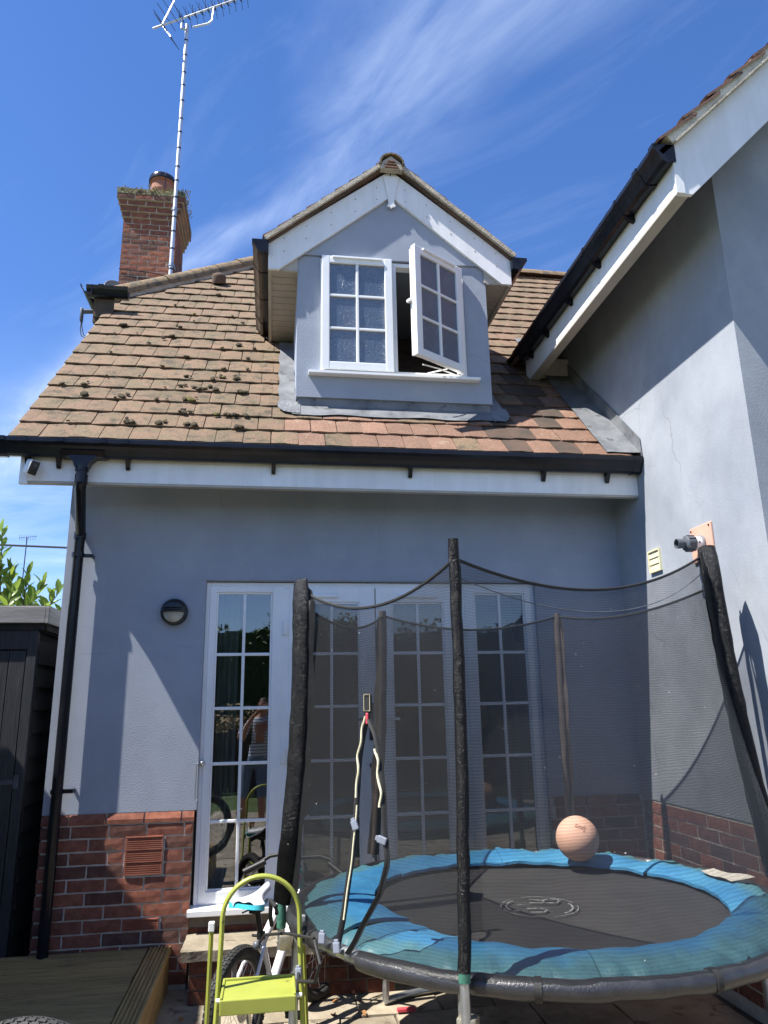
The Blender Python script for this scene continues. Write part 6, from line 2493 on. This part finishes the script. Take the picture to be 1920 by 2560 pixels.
hd_t = lambda y: 2.16 + min(.72, max(0, (-.12 - y)) * 1.75)
hedge = thing('hedge', (-2.3, -1.2, GZ), 'unseen hedge left of the decking, added for the shade it casts', 'hedge')
hc = MB().prism([(-2.12, -.10, GZ), (-2.12, -.10, 2.12), (-2.12, -.216, 2.30), (-2.12, -.327, 2.50), (-2.12, -.443, 2.70), (-2.12, -.56, 2.88), (-2.12, -2.10, 2.95), (-2.12, -2.16, GZ)], (-.45, 0, 0))
obj('hedge_core', hc, M['leaf_dark'], hedge)
hl = MB()


def hp():
    y = rng.uniform(-2.2, -.12)
    return V3((-2.11 + rng.uniform(-.03, .04), y, rng.uniform(0, .93) * hd_t(y))), None


leaf_cloud(hl, 1600, hp, .04)
stuff(obj('hedge_leaves', hl, M['leaf_dark'], hedge, fix=False))

# the far side of the garden, behind the photographer (seen only as reflections)


def tree(x, y, h, w, lab):
    t = thing('garden_tree', (x, y, GZ), lab, 'tree')
    tk = MB().tube([(x, y, GZ), (x + .1, y, h * .4), (x - .05, y + .1, h * .75)], .16, 8, radii=[.2, .13, .05])
    for k in range(5):
        a = k * 1.26
        tk.tube([(x, y, h * (.35 + .06 * k)), (x + math.cos(a) * w * .5, y + math.sin(a) * w * .5, h * (.6 + .05 * k))], .05, 5, radii=[.07, .02])
    obj('trunk', tk, M['bark'], t)
    mb = MB()
    cl = [(V3((x + rng.uniform(-.7, .7) * w, y + rng.uniform(-.5, .5) * w, h * rng.uniform(.30, .90))), rng.uniform(.25, .42) * w) for _ in range(16)]
    core = MB()
    for c, r_ in cl:
        k = clump(r_ * .80, rng.randint(0, 99), .95)
        core.add([V3(v) + c for v in k.v], k.f)
    obj('crown_core', core, M['leaf_dark'], t)

    def pt():
        c, r_ = rng.choice(cl)
        d = V3((rng.gauss(0, 1), rng.gauss(0, 1), rng.gauss(0, 1))).normalized()
        return c + d * r_ * rng.uniform(.75, 1.08), d
    leaf_cloud(mb, 5200, pt, .075)
    stuff(obj('crown', mb, M['leaf_dark'], t, fix=False))


tree(-2.6, -13.5, 3.7, 2.1, 'broad dark garden tree reflected at the left of the door glass')
tree(1.2, -14.0, 3.7, 2.0, 'dark garden tree reflected in the middle of the door glass')
tree(5.0, -13.0, 3.4, 1.9, 'dark garden tree furthest right of the reflected row')
gf = thing('garden_fence', (1.0, -10.0, GZ), 'dark timber fence across the far side of the garden', 'fence')
for k in range(70):
    x = -6 + .2 * k
    obj('fence_board', MB().box(x, x + .19, -10.02 + rng.uniform(-.006, .006), -9.995, GZ, 1.02), M['darkwood'], gf)
obj('fence_rail', MB().box(-6, 8, -9.995, -9.95, .96, 1.05).box(-6, 8, -9.995, -9.96, .62, .65), M['darkwood'], gf)
fl_m = MB()


def fp():
    return V3((rng.uniform(-6, 8), -10.1 + rng.uniform(-.4, .15), 1.02 + min(.5, abs(rng.gauss(0, .22))))), None


leaf_cloud(fl_m, 5200, fp, .055)
sv = stuff(obj('climbing_plant', fl_m, M['straw'], None, fix=False))
hb_ = thing('hedge', (1.0, -12.2, GZ), 'tall dark hedge behind the far fence', 'hedge')
obj('hedge_core', MB().box(-7, 9, -12.6, -12.0, GZ, 3.15), M['leaf_dark'], hb_)
hl2 = MB()
leaf_cloud(hl2, 9000, lambda: (lambda x: (V3((x, -11.97 + rng.uniform(-.12, .15), .6 + (2.75 + .3 * mnoise.noise((x * .9, 0, 0)) + .15 * mnoise.noise((x * 3, 5, 0))) * rng.random() ** .7)), None))(rng.uniform(-7, 9)), .07)
stuff(obj('hedge_leaves', hl2, M['leaf_dark'], hb_, fix=False))

# ================================================================== FALLEN LEAVES
DRY = [leaf_mesh(M['dry_leaf'], 60 + s, 1.0, .62, .5) for s in range(3)]
lspots = [(.333, -.285), (.62, -.17), (.70, -.10), (.36, -.60), (.52, -.58), (.56, -.13), (-.52, -.62), (-.42, -.70), (-.50, -.85), (-.40, -1.05), (-.30, -.78), (-.46, -.48), (.40, -.40), (.47, -.28), (-.50, -1.2), (.80, -.22), (.28, -.72), (-.36, -.58), (.42, -.80), (-.48, -.98)]
for i, (x, y) in enumerate(lspots):
    s_ = rng.uniform(.03, .055)
    o = inst('dry_leaf', rng.choice(DRY), None, Matrix.Translation((x, y, GZ + .012)) @ Matrix.Rotation(rng.uniform(0, 6.28), 4, 'Z') @ Matrix.Rotation(rng.uniform(-.4, .4), 4, 'Y') @ Matrix.Scale(s_, 4))
    if x < -.25:
        tag(o, 'dry brown leaf in the shaded corner between decking and stone step', 'leaf', 'dry leaves in the shaded corner')
    elif y > -.32:
        tag(o, 'dry orange leaf on the paving at the foot of the wall behind the trampoline', 'leaf', 'dry leaves at the foot of the wall')
    else:
        tag(o, 'dry brown leaf on the open paving right of the step stool', 'leaf', 'dry leaves right of the stool')
tag(obj('red_scrap', MB().bbox(.70, .80, -.63, -.60, GZ + .004, GZ + .022, .004), M['red_tag'], None), 'small red scrap lying in the shade under the trampoline', 'scrap')

# ================================================================== PHOTOGRAPHER (seen mirrored in the door)


def person():
    px, py = -.17, -5.52
    P = {}
    vs, es, rs = [], [], []

    def add(n, x, y, z, r, par=None):
        P[n] = len(vs)
        vs.append((px + x, py + y, GZ + z))
        rs.append(r)
        if par is not None:
            es.append((P[par], P[n]))
    add('pelvis', 0, 0, .94, (.155, .115))
    add('waist', 0, 0, 1.08, (.140, .105), 'pelvis')
    add('chest', 0, .01, 1.28, (.165, .12), 'waist')
    add('neck0', 0, .0, 1.44, (.085, .075), 'chest')
    add('neck', 0, .02, 1.50, (.052, .055), 'neck0')
    add('head0', 0, .035, 1.58, (.066, .082), 'neck')
    add('head', 0, .03, 1.66, (.078, .095), 'head0')
    add('crown', 0, .015, 1.74, (.055, .065), 'head')
    for s, n in ((-1, 'l'), (1, 'r')):
        add('hip' + n, .09 * s, 0, .88, (.088, .09), 'pelvis')
        add('thigh' + n, .10 * s, .0, .68, (.076, .078), 'hip' + n)
        add('knee' + n, .11 * s, .015, .48, (.055, .058), 'thigh' + n)
        add('calf' + n, .115 * s, -.01, .33, (.052, .056), 'knee' + n)
        add('ankle' + n, .12 * s, -.02, .09, (.034, .036), 'calf' + n)
        add('toe' + n, .135 * s, .14, .035, (.034, .028), 'ankle' + n)
        add('sh' + n, .175 * s, .0, 1.40, (.060, .058), 'neck0')
        add('ua' + n, .235 * s, .05, 1.26, (.045, .046), 'sh' + n)
        add('el' + n, .26 * s, .13, 1.18, (.036, .037), 'ua' + n)
        add('fa' + n, .20 * s, .25, 1.36, (.032, .032), 'el' + n)
        add('wr' + n, .145 * s + .06, .33, 1.53, (.023, .020), 'fa' + n)
        add('palm' + n, .11 * s + .09, .345, 1.59, (.034, .016), 'wr' + n)
        for k in range(4):
            add('f%d%s' % (k, n), (.075 * s + .115) + .016 * (k - 1.5) * 0, .355, 1.565 + .022 * k, (.0085, .0085), 'palm' + n)
            add('g%d%s' % (k, n), (.035 * s + .14), .362, 1.57 + .020 * k, (.0075, .0075), 'f%d%s' % (k, n))
        add('t' + n, (.08 * s + .11), .33, 1.545, (.010, .010), 'wr' + n)
    me = bpy.data.meshes.new('person')
    me.from_pydata(vs, es, [])
    o = bpy.data.objects.new('person', me)
    col.objects.link(o)
    sk = o.modifiers.new('skin', 'SKIN')
    for v, r_ in zip(me.skin_vertices[0].data, rs):
        v.radius = r_
    me.skin_vertices[0].data[0].use_root = True
    sb = o.modifiers.new('sub', 'SUBSURF')
    sb.levels = 2
    bpy.context.view_layer.update()
    em = bpy.data.meshes.new_from_object(o.evaluated_get(bpy.context.evaluated_depsgraph_get()))
    bpy.data.objects.remove(o)
    b = V3((px, py, GZ))
    em.transform(Matrix.Translation(-b))
    for m in (M['skin'], M['shirt'], M['denim'], M['hair'], M['white_cap']):
        em.materials.append(m)
    for p in em.polygons:
        c = p.center
        mi = 0
        if c.z > 1.66 + .25 * max(0, c.y - .02):
            mi = 3
        elif .96 < c.z < 1.455 and c.y < .10 and abs(c.x) < .30 and not (abs(c.x) > .21 and c.z < 1.24):
            mi = 1
        elif .44 < c.z <= .96 and c.y < .12:
            mi = 2
        elif c.z < .08:
            mi = 4
        p.material_index = mi
        p.use_smooth = True
    po = bpy.data.objects.new('person', em)
    po.location = b
    col.objects.link(po)
    BASE[po.name] = b
    tag(po, 'person in a striped t-shirt and denim shorts, arms raised, mirrored in the door glass', 'person')
    face = MB()
    for s in (-1, 1):
        face.lathe([(0, -.008), (.008, 0), (0, .008)], b + V3((.030 * s, .118, 1.645)), (0, 1, 0), 8, cap=False)
    obj('eyes', face, M['black_part'], po)
    ears = MB()
    for s in (-1, 1):
        ears.obox(b + V3((.080 * s, .025, 1.63)), (.008, 0, 0), (0, .018, 0), (0, 0, .03), 0, .006)
    ears.obox(b + V3((0, .128, 1.618)), (.012, 0, 0), (0, .014, 0), (0, 0, .024), 0, .008)
    obj('ears_and_nose', ears, M['skin'], po)
    obj('mouth', MB().obox(b + V3((0, .112, 1.575)), (.024, 0, 0), (0, .004, 0), (0, 0, .004), 0, .002), M['red_tag'], po)


person()

stuff(weeds)
